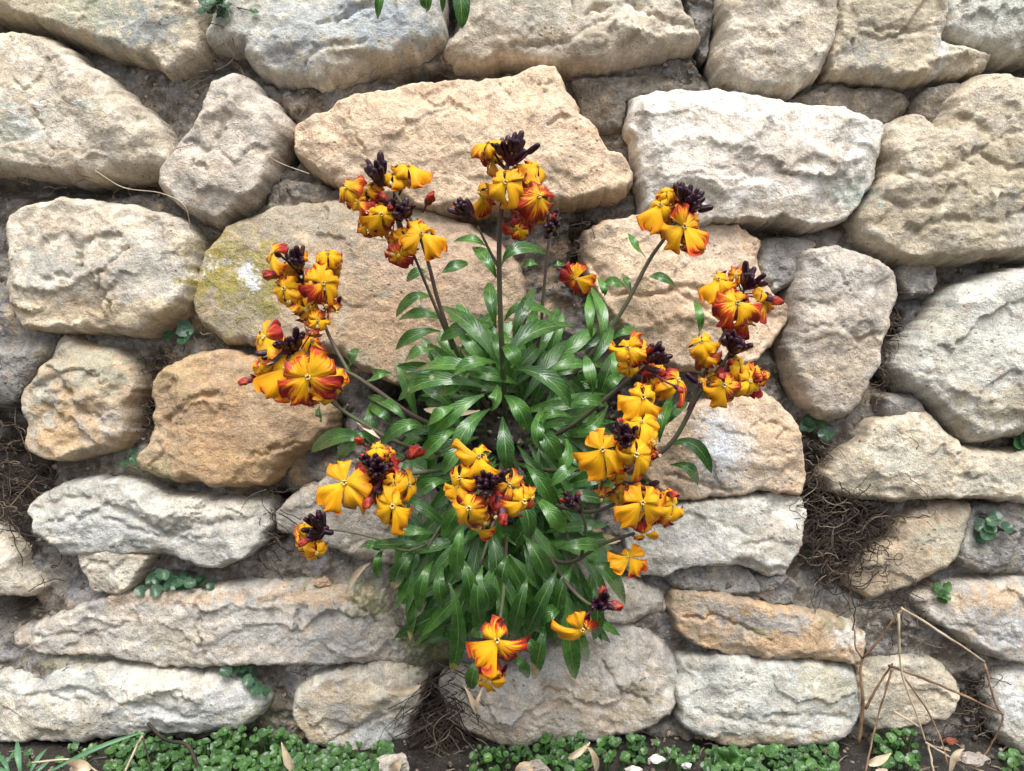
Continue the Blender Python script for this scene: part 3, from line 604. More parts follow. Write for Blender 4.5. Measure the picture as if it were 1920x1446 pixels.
# crumbs and chips lodged in the joints
def make_chips():
    g = np.random.RandomState(44); xs, ys, HG, f = MORTAR; V_, F_, C_ = [], [], []; polys = [np.array(q[0], float) for q in S if q[1] > -3]
    R = np.array([[U.x, V.x, W.x], [U.y, V.y, W.y], [U.z, V.z, W.z]]); cnt = 0
    ico = np.array([(0, 0, 1), (.89, 0, .45), (.28, .85, .45), (-.72, .53, .45), (-.72, -.53, .45), (.28, -.85, .45), (.72, .53, -.45), (-.28, .85, -.45), (-.89, 0, -.45), (-.28, -.85, -.45), (.72, -.53, -.45), (0, 0, -1)])
    tri = [(0,1,2),(0,2,3),(0,3,4),(0,4,5),(0,5,1),(1,6,2),(2,7,3),(3,8,4),(4,9,5),(5,10,1),(1,10,6),(2,6,7),(3,7,8),(4,8,9),(5,9,10),(6,11,7),(7,11,8),(8,11,9),(9,11,10),(10,11,6)]
    while cnt < 1500:
        x, y = g.uniform(-60, 1980), g.uniform(-50, 1400); bad = False
        for p in polys:
            if not (p[:, 0].min() < x < p[:, 0].max() and p[:, 1].min() < y < p[:, 1].max()): continue
            x2, y2 = np.roll(p[:, 0], -1), np.roll(p[:, 1], -1); m = (p[:, 1] > y) != (y2 > y)
            if np.sum(m & (x < (x2 - p[:, 0]) * (y - p[:, 1]) / (y2 - p[:, 1] + 1e-9) + p[:, 0])) % 2: bad = True; break
        if bad: continue
        cnt += 1; h = HG[min(len(ys) - 1, np.searchsorted(ys, y)), min(len(xs) - 1, np.searchsorted(xs, x))]
        r = 1.8 + 6.5 * g.rand() ** 2.6
        q = ico * (r * g.uniform(.55, 1.3, (12, 1))) * g.uniform(.6, 1.2, 3); a = g.uniform(0, 6.28); ca, sa = math.cos(a), math.sin(a)
        q = np.stack([q[:, 0] * ca - q[:, 1] * sa, q[:, 0] * sa + q[:, 1] * ca, q[:, 2]], 1)
        k = len(V_); l = np.stack([(x - 960 + q[:, 0]) * f, (723 - y + q[:, 1]) * f, (h + r * .25 + q[:, 2]) / PX])
        V_.extend((R @ l).T + np.array(O)); F_ += [tuple(k + i for i in t) for t in tri]
        c = np.array([(.46, .42, .36), (.30, .28, .26), (.20, .17, .14), (.36, .30, .23), (.24, .24, .25)][g.randint(5)]) * g.uniform(.7, 1.15); C_ += [c] * 12
    org = np.array(P(960, BASE_PY, -.03))
    o = mesh_obj('stone_chips', [v - org for v in V_], F_, M_MORTAR, wall, Matrix.Translation(Vector(org)), smooth=False, colors=np.array(C_)); o['kind'] = 'stuff'
make_chips()

# ================================================================== the ground
def soil_material():
    m, nt, b = mat('damp_soil'); L = nt.links
    pos = N(nt, 'ShaderNodeNewGeometry').outputs['Position']
    n1 = noise(nt, pos, 60, 6, .7); n2 = noise(nt, pos, 420, 3, .7)
    c = ramp(nt, n1.outputs[0], .35, .7, (.010, .008, .007, 1), (.050, .040, .031, 1)).outputs[0]
    c = mixc(nt, ramp(nt, n2.outputs[0], .58, .68).outputs[0], c, (.12, .10, .08))
    L.new(c, b.inputs['Base Color']); b.inputs['Roughness'].default_value = .9
    bp = N(nt, 'ShaderNodeBump'); bp.inputs['Distance'].default_value = .003; bp.inputs['Strength'].default_value = 1
    L.new(math_(nt, 'ADD', n1.outputs[0], math_(nt, 'MULTIPLY', n2.outputs[0], .5)), bp.inputs['Height']); L.new(bp.outputs[0], b.inputs['Normal'])
    return m
def make_ground():
    xs = np.concatenate([-np.geomspace(60, .46, 18), np.arange(-.44, .441, .0035), np.geomspace(.46, 60, 18)])
    ys = np.concatenate([-np.geomspace(60, .13, 18), np.arange(-.125, .061, .0035), np.geomspace(.065, 60, 14)])
    X, Y = np.meshgrid(xs, ys); nx, ny = len(xs), len(ys); X = X.ravel(); Y = Y.ravel()
    near = (np.abs(X) < .6) & (np.abs(Y) < .3)
    Z = np.where(near, fbm(X * 40, Y * 40, 4, 90) * .004 + ridged(X * 120, Y * 120, 3, 91) * .0014, 0)
    idx = np.arange(nx * ny).reshape(ny, nx)
    faces = np.stack([idx[:-1, :-1], idx[:-1, 1:], idx[1:, 1:], idx[1:, :-1]], -1).reshape(-1, 4).tolist()
    o = mesh_obj('ground', np.stack([X, Y, Z], 1).tolist(), faces, soil_material())
    tag(o, 'dark damp soil at the foot of the wall', kind='structure')
make_ground()
# ================================================================== plant materials
def leaf_material(name, ca, cb, rib, rough, spec=.5):
    """object colour: red = length of the yellowed tip, green = brightness"""
    m, nt, b = mat(name); L = nt.links
    uvn = N(nt, 'ShaderNodeUVMap'); sep = N(nt, 'ShaderNodeSeparateXYZ'); L.new(uvn.outputs[0], sep.inputs[0])
    s, t = sep.outputs[0], sep.outputs[1]
    oi = N(nt, 'ShaderNodeObjectInfo'); oc = N(nt, 'ShaderNodeSeparateColor'); L.new(oi.outputs['Color'], oc.inputs[0])
    geo = N(nt, 'ShaderNodeNewGeometry')
    n1 = noise(nt, geo.outputs['Position'], 120, 4, .6); n2 = noise(nt, geo.outputs['Position'], 700, 2, .6)
    c = mixc(nt, ramp(nt, n1.outputs[0], .35, .68).outputs[0], ca, cb)
    c = mixc(nt, 1.0, c, ramp(nt, math_(nt, 'FRACT', math_(nt, 'ADD', oi.outputs['Random'], geo.outputs['Random Per Island'])), 0, 1, (.62, .66, .72, 1), (1.3, 1.25, 1.0, 1)).outputs[0], 'MULTIPLY')
    d = math_(nt, 'ABSOLUTE', math_(nt, 'SUBTRACT', t, .5))
    # pale midrib and faint side veins
    ribm = math_(nt, 'MULTIPLY', ramp(nt, d, .018, .05, (1, 1, 1, 1), (0, 0, 0, 1)).outputs[0], ramp(nt, s, .55, 1.0, (1, 1, 1, 1), (.2, .2, .2, 1)).outputs[0])
    wv = N(nt, 'ShaderNodeTexWave', wave_type='BANDS', bands_direction='X'); wv.inputs['Scale'].default_value = 3.2; wv.inputs['Distortion'].default_value = 1.5
    cv = N(nt, 'ShaderNodeCombineXYZ'); L.new(math_(nt, 'SUBTRACT', s, math_(nt, 'MULTIPLY', d, .55)), cv.inputs[0]); L.new(t, cv.inputs[1]); L.new(cv.outputs[0], wv.inputs['Vector'])
    c = mixc(nt, math_(nt, 'MULTIPLY', ramp(nt, wv.outputs[0], .75, 1.0).outputs[0], .16), c, rib)
    c = mixc(nt, math_(nt, 'MULTIPLY', ribm, .75), c, rib)
    # yellowed, dried tips
    tip = math_(nt, 'ADD', math_(nt, 'SUBTRACT', s, 1.0), math_(nt, 'ADD', oc.outputs[0], math_(nt, 'MULTIPLY', math_(nt, 'SUBTRACT', n1.outputs[0], .5), .35)))
    has = math_(nt, 'GREATER_THAN', oc.outputs[0], .02)
    c = mixc(nt, math_(nt, 'MULTIPLY', ramp(nt, tip, -.16, .0).outputs[0], has), c, (.34, .30, .035))
    c = mixc(nt, math_(nt, 'MULTIPLY', ramp(nt, tip, .0, .05).outputs[0], has), c, (.55, .40, .24))
    # small pale scars left by insects
    vo = N(nt, 'ShaderNodeTexVoronoi'); vo.inputs['Scale'].default_value = 95; L.new(geo.outputs['Position'], vo.inputs['Vector'])
    sc_ = math_(nt, 'MULTIPLY', ramp(nt, vo.outputs['Distance'], .10, .17, (1, 1, 1, 1), (0, 0, 0, 1)).outputs[0], math_(nt, 'GREATER_THAN', oc.outputs[2], .5))
    c = mixc(nt, math_(nt, 'MULTIPLY', sc_, .8), c, (.40, .40, .24))
    L.new(c, b.inputs['Base Color'])
    L.new(ramp(nt, n1.outputs[0], .38, .62, (rough * .65,) * 3 + (1,), (rough * 1.5,) * 3 + (1,)).outputs[0], b.inputs['Roughness'])
    b.inputs['Specular IOR Level'].default_value = spec
    b.inputs['Coat Weight'].default_value = .55; b.inputs['Coat Roughness'].default_value = .22
    bp = N(nt, 'ShaderNodeBump'); bp.inputs['Distance'].default_value = .0006; bp.inputs['Strength'].default_value = .7
    hh = math_(nt, 'ADD', math_(nt, 'MULTIPLY', n1.outputs[0], 1.2), math_(nt, 'ADD', math_(nt, 'MULTIPLY', wv.outputs[0], .25), math_(nt, 'MULTIPLY', ribm, -1.2)))
    hh = math_(nt, 'ADD', hh, math_(nt, 'MULTIPLY', n2.outputs[0], .25))
    L.new(hh, bp.inputs['Height']); L.new(bp.outputs[0], b.inputs['Normal'])
    # a little light passes through the blade
    tr = N(nt, 'ShaderNodeBsdfTranslucent'); L.new(mixc(nt, 1.0, c, (1.5, 1.9, .7), 'MULTIPLY'), tr.inputs['Color'])
    mx = N(nt, 'ShaderNodeMixShader'); mx.inputs[0].default_value = .18
    L.new(b.outputs[0], mx.inputs[1]); L.new(tr.outputs[0], mx.inputs[2]); L.new(mx.outputs[0], nt.nodes['Material Output'].inputs[0])
    return m
M_LEAF = leaf_material('wallflower_leaf', (.027, .104, .022), (.078, .208, .036), (.28, .44, .14), .24)
M_COVER = leaf_material('creeper_leaf', (.030, .095, .026), (.085, .205, .045), (.15, .28, .09), .40, .3)
M_TUFT = leaf_material('tuft_leaf', (.022, .075, .038), (.045, .125, .06), (.10, .20, .10), .45, .3)

def petal_material():
    """object colour: red = how far the red streaks reach, green = withering"""
    m, nt, b = mat('petal'); L = nt.links
    uvn = N(nt, 'ShaderNodeUVMap'); sep = N(nt, 'ShaderNodeSeparateXYZ'); L.new(uvn.outputs[0], sep.inputs[0])
    u, v = sep.outputs[0], sep.outputs[1]
    side = N(nt, 'ShaderNodeAttribute', attribute_name='Col')          # red channel: 1 on the reverse of the petal
    sd = N(nt, 'ShaderNodeSeparateColor'); L.new(side.outputs['Color'], sd.inputs[0]); back = sd.outputs[0]
    oi = N(nt, 'ShaderNodeObjectInfo'); oc = N(nt, 'ShaderNodeSeparateColor'); L.new(oi.outputs['Color'], oc.inputs[0])
    red, wilt = oc.outputs[0], oc.outputs[1]
    cb = N(nt, 'ShaderNodeCombineXYZ')
    L.new(math_(nt, 'MULTIPLY', v, 12.0), cb.inputs[0]); L.new(math_(nt, 'MULTIPLY', u, 1.5), cb.inputs[1]); L.new(math_(nt, 'MULTIPLY', oi.outputs['Random'], 91.0), cb.inputs[2])
    n1 = noise(nt, cb.outputs[0], 1.0, 3, .6)
    cb2 = N(nt, 'ShaderNodeCombineXYZ')
    L.new(math_(nt, 'MULTIPLY', v, 34.0), cb2.inputs[0]); L.new(math_(nt, 'MULTIPLY', u, 2.0), cb2.inputs[1]); L.new(math_(nt, 'MULTIPLY', oi.outputs['Random'], 37.0), cb2.inputs[2])
    n2 = noise(nt, cb2.outputs[0], 1.0, 2, .5)
    vm = math_(nt, 'ABSOLUTE', math_(nt, 'SUBTRACT', v, .5))
    reach = math_(nt, 'ADD', math_(nt, 'MULTIPLY', u, .80), math_(nt, 'MULTIPLY', vm, .36))
    k = math_(nt, 'ADD', math_(nt, 'ADD', reach, math_(nt, 'MULTIPLY', math_(nt, 'SUBTRACT', n1.outputs[0], .5), 1.55)), math_(nt, 'MULTIPLY', math_(nt, 'SUBTRACT', n2.outputs[0], .5), .35))
    k = math_(nt, 'MULTIPLY', math_(nt, 'ADD', k, math_(nt, 'MULTIPLY', red, .95)), .5)
    yel = mixc(nt, ramp(nt, reach, .25, 1.0).outputs[0], (.98, .53, .004), (.95, .31, .003))
    yel = mixc(nt, math_(nt, 'MULTIPLY', ramp(nt, n2.outputs[0], .45, .75).outputs[0], .35), yel, (.86, .27, .004))
    c = mixc(nt, ramp(nt, k, .52, .575).outputs[0], yel, (.72, .085, .006))
    c = mixc(nt, ramp(nt, k, .585, .70).outputs[0], c, (.34, .014, .012))
    bk = mixc(nt, ramp(nt, math_(nt, 'ADD', n1.outputs[0], math_(nt, 'MULTIPLY', red, -.3)), .35, .62).outputs[0], (.17, .010, .012), (.50, .10, .008))
    c = mixc(nt, back, c, bk)
    c = mixc(nt, math_(nt, 'MULTIPLY', wilt, ramp(nt, n1.outputs[0], .3, .6).outputs[0]), c, (.52, .23, .06))
    L.new(c, b.inputs['Base Color']); b.inputs['Roughness'].default_value = .48; b.inputs['Specular IOR Level'].default_value = .35
    b.inputs['Sheen Weight'].default_value = .08
    bp = N(nt, 'ShaderNodeBump'); bp.inputs['Distance'].default_value = .0007; bp.inputs['Strength'].default_value = .6
    L.new(math_(nt, 'ADD', n2.outputs[0], math_(nt, 'MULTIPLY', n1.outputs[0], .6)), bp.inputs['Height']); L.new(bp.outputs[0], b.inputs['Normal'])
    tr = N(nt, 'ShaderNodeBsdfTranslucent'); L.new(c, tr.inputs['Color'])
    mx = N(nt, 'ShaderNodeMixShader'); mx.inputs[0].default_value = .22
    L.new(b.outputs[0], mx.inputs[1]); L.new(tr.outputs[0], mx.inputs[2]); L.new(mx.outputs[0], nt.nodes['Material Output'].inputs[0])
    return m
M_PETAL = petal_material()

def simple(name, ca, cb, scale, rough=.6, spec=.4, bump=.4, dist=.0006):
    m, nt, b = mat(name); L = nt.links
    pos = N(nt, 'ShaderNodeNewGeometry').outputs['Position']
    n1 = noise(nt, pos, scale, 4, .6)
    L.new(ramp(nt, n1.outputs[0], .35, .66, (*ca, 1), (*cb, 1)).outputs[0], b.inputs['Base Color'])
    b.inputs['Roughness'].default_value = rough; b.inputs['Specular IOR Level'].default_value = spec
    bp = N(nt, 'ShaderNodeBump'); bp.inputs['Distance'].default_value = dist; bp.inputs['Strength'].default_value = bump
    L.new(n1.outputs[0], bp.inputs['Height']); L.new(bp.outputs[0], b.inputs['Normal'])
    return m
M_STEM = simple('stem', (.085, .115, .045), (.105, .058, .066), 90, .5)
M_BUD = simple('bud', (.010, .004, .010), (.040, .008, .020), 500, .36)
M_REDBUD = simple('opening_bud', (.13, .004, .010), (.50, .050, .010), 330, .40, bump=.9, dist=.0012)
M_CALYX = simple('calyx', (.045, .010, .020), (.12, .022, .035), 300, .5)
M_STAMEN = simple('stamens', (.72, .50, .16), (.60, .56, .26), 900, .6)
M_ROOT = simple('dry_root', (.016, .011, .009), (.062, .042, .030), 60, .8)
M_PALEROOT = simple('pale_root', (.10, .075, .055), (.23, .175, .125), 60, .8)
M_TWIG = simple('dead_stalk', (.10, .052, .028), (.27, .165, .09), 110, .7)
M_STRAW = simple('straw', (.30, .225, .14), (.52, .43, .31), 110, .65)
M_DRY = simple('dry_leaf', (.46, .33, .20), (.66, .55, .41), 110, .7)
M_GRASS = simple('grass_blade', (.05, .13, .06), (.10, .22, .11), 60, .4)

# ================================================================== leaves
lr = random.Random(21)
def leaf_geo(b, c, t, width, hint, fold=.28, wave=.05, twist=0.0, ns=13, blunt=.5, roll=0.0):
    """blade along b-c-t; returns verts, faces, uv"""
    vs_, fs, uv = [], [], []; cols = (-1, -.55, 0, .55, 1); ph = lr.uniform(0, 6)
    for i in range(ns + 1):
        s = i / ns
        p = b * (1 - s) ** 2 + c * (2 * s * (1 - s)) + t * s * s
        tan = (c - b) * (2 * (1 - s)) + (t - c) * (2 * s)
        if tan.length < 1e-7: tan = t - b
        tan.normalize()
        side = tan.cross(hint)
        if side.length < 1e-4: side = tan.cross(V)
        side.normalize(); nor = side.cross(tan).normalized()
        if twist: side, nor = (side * math.cos(twist * s) + nor * math.sin(twist * s)), (nor * math.cos(twist * s) - side * math.sin(twist * s))
        pr = (min(1, s / .58) ** .8) * (max(0, 1 - max(0, (s - .5) / .5) ** 1.9) ** (blunt * 1.3))
        hw = width * .5 * max(.11 * (1 - s) + .012, pr)
        for k in cols:
            off = abs(k) ** 1.4 * fold * hw + math.sin(s * 9 + ph + (1.7 if k > 0 else 0)) * wave * hw * abs(k) * 2 - roll * abs(k) ** 3 * hw * s
            vs_.append(p + side * (k * hw) + nor * off); uv.append((s, (k + 1) / 2))
    n = len(cols)
    for i in range(ns):
        for k in range(n - 1):
            fs.append((i * n + k, i * n + k + 1, (i + 1) * n + k + 1, (i + 1) * n + k))
    return vs_, fs, uv

def leaf(parent, b, c, t, width, hint=None, material=None, color=(0, 1, 0, 1), name='leaf', **kw):
    hint = hint or (W + V * .45 + U * lr.uniform(-.35, .35))
    v_, f, uv = leaf_geo(b, c, t, width, hint, **kw)
    o = mesh_obj(name, [p - b for p in v_], f, material or M_LEAF, parent, Matrix.Translation(b), uv=uv)
    o.color = color
    return o

ROOT = P(948, 820, -.01)
plant = thing('wallflower_plant', 'wallflower with yellow, orange and red streaked blooms growing out of the wall', 'plant', ROOT)

def canopy(x, y):
    r2 = ((x - 945) / 330) ** 2 + ((y - 860) / 420) ** 2
    return .022 + .075 * max(0, 1 - r2) ** .8

# ---- stems: pixel x, y, distance from the wall; radius in pixels
STEMS = [
 ([(948,815,.0),(946,745,.05),(940,640,.085),(936,520,.105),(937,430,.118),(948,330,.130),(958,285,.134)],7.5),
 ([(934,500,.108),(918,470,.112),(896,425,.118)],4),
 ([(930,790,.02),(858,662,.065),(822,565,.082),(805,500,.090),(785,440,.095),(735,350,.098)],6),
 ([(850,655,.06),(810,560,.07),(785,500,.08),(760,440,.088),(740,390,.092)],4.5),
 ([(975,780,.02),(1010,640,.06),(1018,560,.072),(1028,460,.085),(1036,415,.09)],5),
 ([(975,790,.02),(1095,680,.05),(1165,585,.062),(1215,492,.070),(1245,448,.075),(1285,390,.08)],6.5),
 ([(985,840,.03),(1070,800,.07),(1150,735,.09),(1185,705,.098),(1215,680,.10)],6),
 ([(1150,900,.04),(1252,838,.06),(1310,740,.072),(1350,690,.078),(1372,655,.082)],7),
 ([(1290,770,.065),(1345,650,.07),(1385,575,.076),(1398,530,.08)],5),
 ([(910,810,.02),(800,792,.06),(700,728,.075),(655,700,.08),(600,680,.085),(560,655,.09)],6.5),
 ([(655,700,.08),(622,640,.078),(600,590,.078),(562,500,.08)],5),
 ([(880,860,.03),(760,835,.07),(690,800,.08),(630,760,.085),(590,720,.09)],6),
 ([(900,870,.04),(800,885,.09),(740,890,.11),(705,890,.12)],6),
 ([(900,940,.03),(780,1030,.055),(700,1008,.06),(640,995,.062),(608,995,.064)],4),
 ([(945,850,.05),(935,890,.11),(918,912,.145)],6),
 ([(985,880,.04),(1090,880,.08),(1150,840,.10),(1182,815,.11)],5.5),
 ([(990,930,.04),(1100,960,.08),(1180,930,.095),(1215,905,.10)],5.5),
 ([(960,1000,.03),(1055,1055,.06),(1130,1020,.08),(1190,1000,.088)],6),
 ([(1090,1045,.07),(1098,990,.085),(1088,955,.09)],4.5),
 ([(950,1000,.03),(945,1100,.09),(935,1180,.115),(928,1240,.11)],5),
 ([(1010,1010,.03),(1060,1090,.08),(1100,1130,.095),(1120,1132,.10)],5),
 ([(900,850,.02),(840,960,.05),(800,1030,.06)],6),
 ([(1000,850,.02),(1050,960,.05),(1075,1050,.06)],6),
 ([(945,850,.02),(930,960,.06),(900,1060,.07)],6),
 ([(960,850,.02),(990,960,.06),(1010,1070,.07)],6),
]
for pts, r in STEMS:
    mb = MB(); q = bez([P(*p) for p in pts], 7); n = len(q)
    mb.tube(q, [r / PX * .62 * (1.1 - .45 * i / n) for i in range(n)], 7)
    mb.build('stem', M_STEM, plant)

# ---- leaves seen one by one: base, control, tip, width (px); optional yellow tip
LEAVES = [
 (915,465,888,440,850,453,24),(930,520,915,480,886,462,30),(940,502,955,442,1024,476,30),(1018,500,995,486,974,498,16),(1030,502,1046,488,1064,498,14),
 (818,520,846,496,878,494,25),(808,512,782,500,762,528,22),(812,560,772,538,742,595,25),(832,602,790,574,745,602,26),(826,622,780,614,741,657,27),(820,656,780,646,756,684,26),
 (932,682,900,606,822,572,38),(932,612,872,596,825,640,32),(942,692,975,600,1080,612,42),(946,602,970,548,1040,594,28),(962,642,968,590,1004,540,26),(930,615,918,560,917,530,28),
 (936,648,962,645,973,692,32),(936,682,882,664,840,712,32),(936,702,830,664,766,702,38),(922,732,800,680,746,752,34),(962,692,1036,690,1070,764,38),(1010,712,1060,664,1134,692,28),
 (1112,742,1110,705,1097,666,26),(1122,652,1148,600,1102,532,26),(1110,640,1100,590,1112,540,22),(1100,690,1140,650,1148,600,22),
 (1130,560,1140,545,1120,520,16),
 (908,740,850,762,802,822,36),(920,766,866,792,850,858,36),(932,722,934,745,921,770,30),(946,742,976,752,992,812,36),(992,790,1036,820,1047,864,38),(942,782,948,830,950,880,36),
 (862,802,812,822,788,864,30),(1078,786,1042,764,1008,792,22),(1062,822,1076,860,1042,894,28),(1100,862,1066,872,1030,912,28),(880,700,850,730,820,740,30),
 (765,792,735,752,688,742,24),(800,805,762,776,712,835,30),(692,832,640,794,583,848,36),(700,815,660,810,630,870,30),(740,800,720,770,690,760,22),(700,745,690,790,700,830,28),
 (655,702,650,672,672,652,22),(600,760,592,776,604,792,14),(735,700,700,695,685,722,26),(760,860,720,850,690,905,26),
 (842,1092,876,1180,846,1262,36,.10),(782,1032,742,1058,740,1105,34,.16),(812,1052,782,1090,787,1148,27),(882,1082,926,1104,915,1146,36),(952,1042,940,1075,940,1105,38),(1046,1066,1012,1130,984,1198,38),
 (982,1002,1016,1046,1026,1086,38),(1056,1092,1066,1200,1079,1274,38),(1062,1152,1090,1195,1102,1242,28),(1102,1052,1155,1075,1172,1134,32),(872,1196,900,1176,918,1188,26),(896,1232,886,1262,882,1292,30),
 (972,1196,1006,1206,1006,1234,26),(962,1232,984,1240,989,1272,24),(1022,1172,1012,1220,1000,1274,30,.24),(1062,1132,1034,1142,1008,1170,28),(1112,1092,1130,1150,1112,1200,30),
 (860,1040,890,1090,880,1150,34),(830,1060,815,1100,832,1140,30),(905,1060,885,1120,905,1180,34),(990,1080,970,1140,960,1200,32),(720,1030,698,1050,712,1085,20),(930,1110,950,1160,938,1210,32),
 (800,1020,740,1020,690,1022,26),(820,1000,760,990,722,1000,26),(1075,1060,1040,1110,1045,1180,34),(1040,1030,1090,1010,1150,1030,28),(870,980,850,1040,860,1090,34),
 (1216,490,1196,470,1178,437,22),(1186,556,1160,515,1128,536,22),(1186,560,1180,530,1165,512,18),(1200,527,1232,504,1266,537,20),(1162,616,1184,598,1186,642,22),(1142,642,1180,602,1218,638,22),
 (1310,632,1320,596,1302,563,18),(1252,836,1312,806,1334,888,27),(1256,872,1304,866,1308,912,26),(1236,830,1240,780,1262,740,26),(1250,800,1256,770,1290,755,22),(1180,760,1200,740,1216,720,24),
 (1180,700,1150,700,1132,740,24),(1190,890,1170,910,1130,910,24),(1150,740,1160,690,1150,650,20),(1060,760,1100,740,1140,760,26),(1140,760,1120,800,1080,810,24),
 (670,1030,690,1010,714,1032,18),(930,860,910,900,880,930,30),(985,870,1020,900,1040,950,34),(1000,930,1040,960,1060,1000,34),(840,900,800,900,780,930,28),(960,900,1000,960,990,1010,34),(880,930,850,960,830,1010,32),
 (1040,860,1090,850,1110,890,28),(880,820,850,850,830,890,30),(1020,760,1000,800,1010,840,28),(860,760,820,770,800,800,28),
]
for q in LEAVES:
    bx, by, cx, cy, tx, ty, wd = q[:7]; tipy = q[7] if len(q) > 7 else 0
    wb = canopy(bx, by) - .004 + lr.uniform(-.006, .006); wt = canopy(tx, ty) + lr.uniform(-.004, .010)
    wc = max(wb, wt) + .014 + lr.uniform(0, .012)
    f = (D - wc) / D
    leaf(plant, P(bx, by, wb), P(cx, cy, wc), P(tx, ty, wt), wd / PX * f * 1.0, color=(tipy, 1, 1.0 if lr.random() < .12 else 0, 1), twist=lr.uniform(-.5, .5), fold=lr.uniform(.12, .4), wave=lr.uniform(.03, .10))

# ---- the crowded inner leaves of the rosettes
ROS = [(945,740,.07),(880,800,.05),(1010,800,.055),(950,880,.06),(860,950,.05),(1030,950,.055),(945,1020,.06),(830,1040,.045),(1070,1050,.05),(890,690,.05),(1000,690,.055),(800,800,.045),(1090,800,.045),(760,850,.04),(1130,850,.045),(780,960,.04),(1000,1100,.05),(880,1090,.05),(940,1110,.055),(1040,1100,.045),(820,1090,.035),(960,960,.06),(900,1000,.06),(1010,1020,.055)]
IN = ([], [], [])
for k in range(430):
    cx, cy, w0 = ROS[k % len(ROS)]
    bx = cx + lr.gauss(0, 26); by = cy + lr.gauss(0, 26)
    out = math.atan2(by - 820, (bx - 945) * .8); an = out + lr.gauss(0, .75)
    ln = lr.uniform(95, 165) * (1.2 if by > 930 else 1); tx, ty = bx + math.cos(an) * ln, by + math.sin(an) * ln + 14
    if not (735 < tx < 1165 and 560 < ty < 1215): continue
    inner = k >= 170
    wb = max(.010, w0 - (.034 if inner else .018) + lr.gauss(0, .010)); wt = max(.012, min(canopy(tx, ty), wb + lr.uniform(-.02, .015))); wc = max(wb, wt) + lr.uniform(.008, .022)
    if inner:
        v_, f, uv = leaf_geo(P(bx, by, wb), P((bx + tx) / 2 + lr.gauss(0, 6), (by + ty) / 2 - 10, wc), P(tx, ty, wt), lr.uniform(22, 35) / PX * (D - wc) / D, W + V * .45 + U * lr.uniform(-.35, .35), fold=lr.uniform(.1, .4), twist=lr.uniform(-.8, .8), ns=9)
        k0 = len(IN[0]); IN[0].extend(v_); IN[1].extend([tuple(k0 + i for i in q) for q in f]); IN[2].extend(uv); continue
    leaf(plant, P(bx, by, wb), P((bx + tx) / 2 + lr.gauss(0, 6), (by + ty) / 2 - 10, wc), P(tx, ty, wt), lr.uniform(22, 35) / PX * (D - wc) / D,
         color=(lr.choice([0, 0, 0, 0, 0, 0, .08, .2]) if ty > 950 else 0, 1, 1.0 if lr.random() < .12 else 0, 1), twist=lr.uniform(-.8, .8), fold=lr.uniform(.1, .4), wave=lr.uniform(.03, .1))
o = mesh_obj('inner_leaves', [p - ROOT for p in IN[0]], IN[1], M_LEAF, plant, Matrix.Translation(ROOT), uv=IN[2]); o['kind'] = 'stuff'; o.color = (0, 1, 0, 1)
# dead strap leaves caught in the rosette
for q in ((900,770,850,782,794,767,18,.06),(712,822,690,806,664,784,11,.075),(745,860,728,842,712,826,10,.07),(905,1290,892,1320,893,1335,9,.03)):
    leaf(plant, P(q[0], q[1], q[7] + .004), P(q[2], q[3], q[7] + .008), P(q[4], q[5], q[7]), q[6] / PX, material=M_DRY, name='dead_leaf', fold=.5)

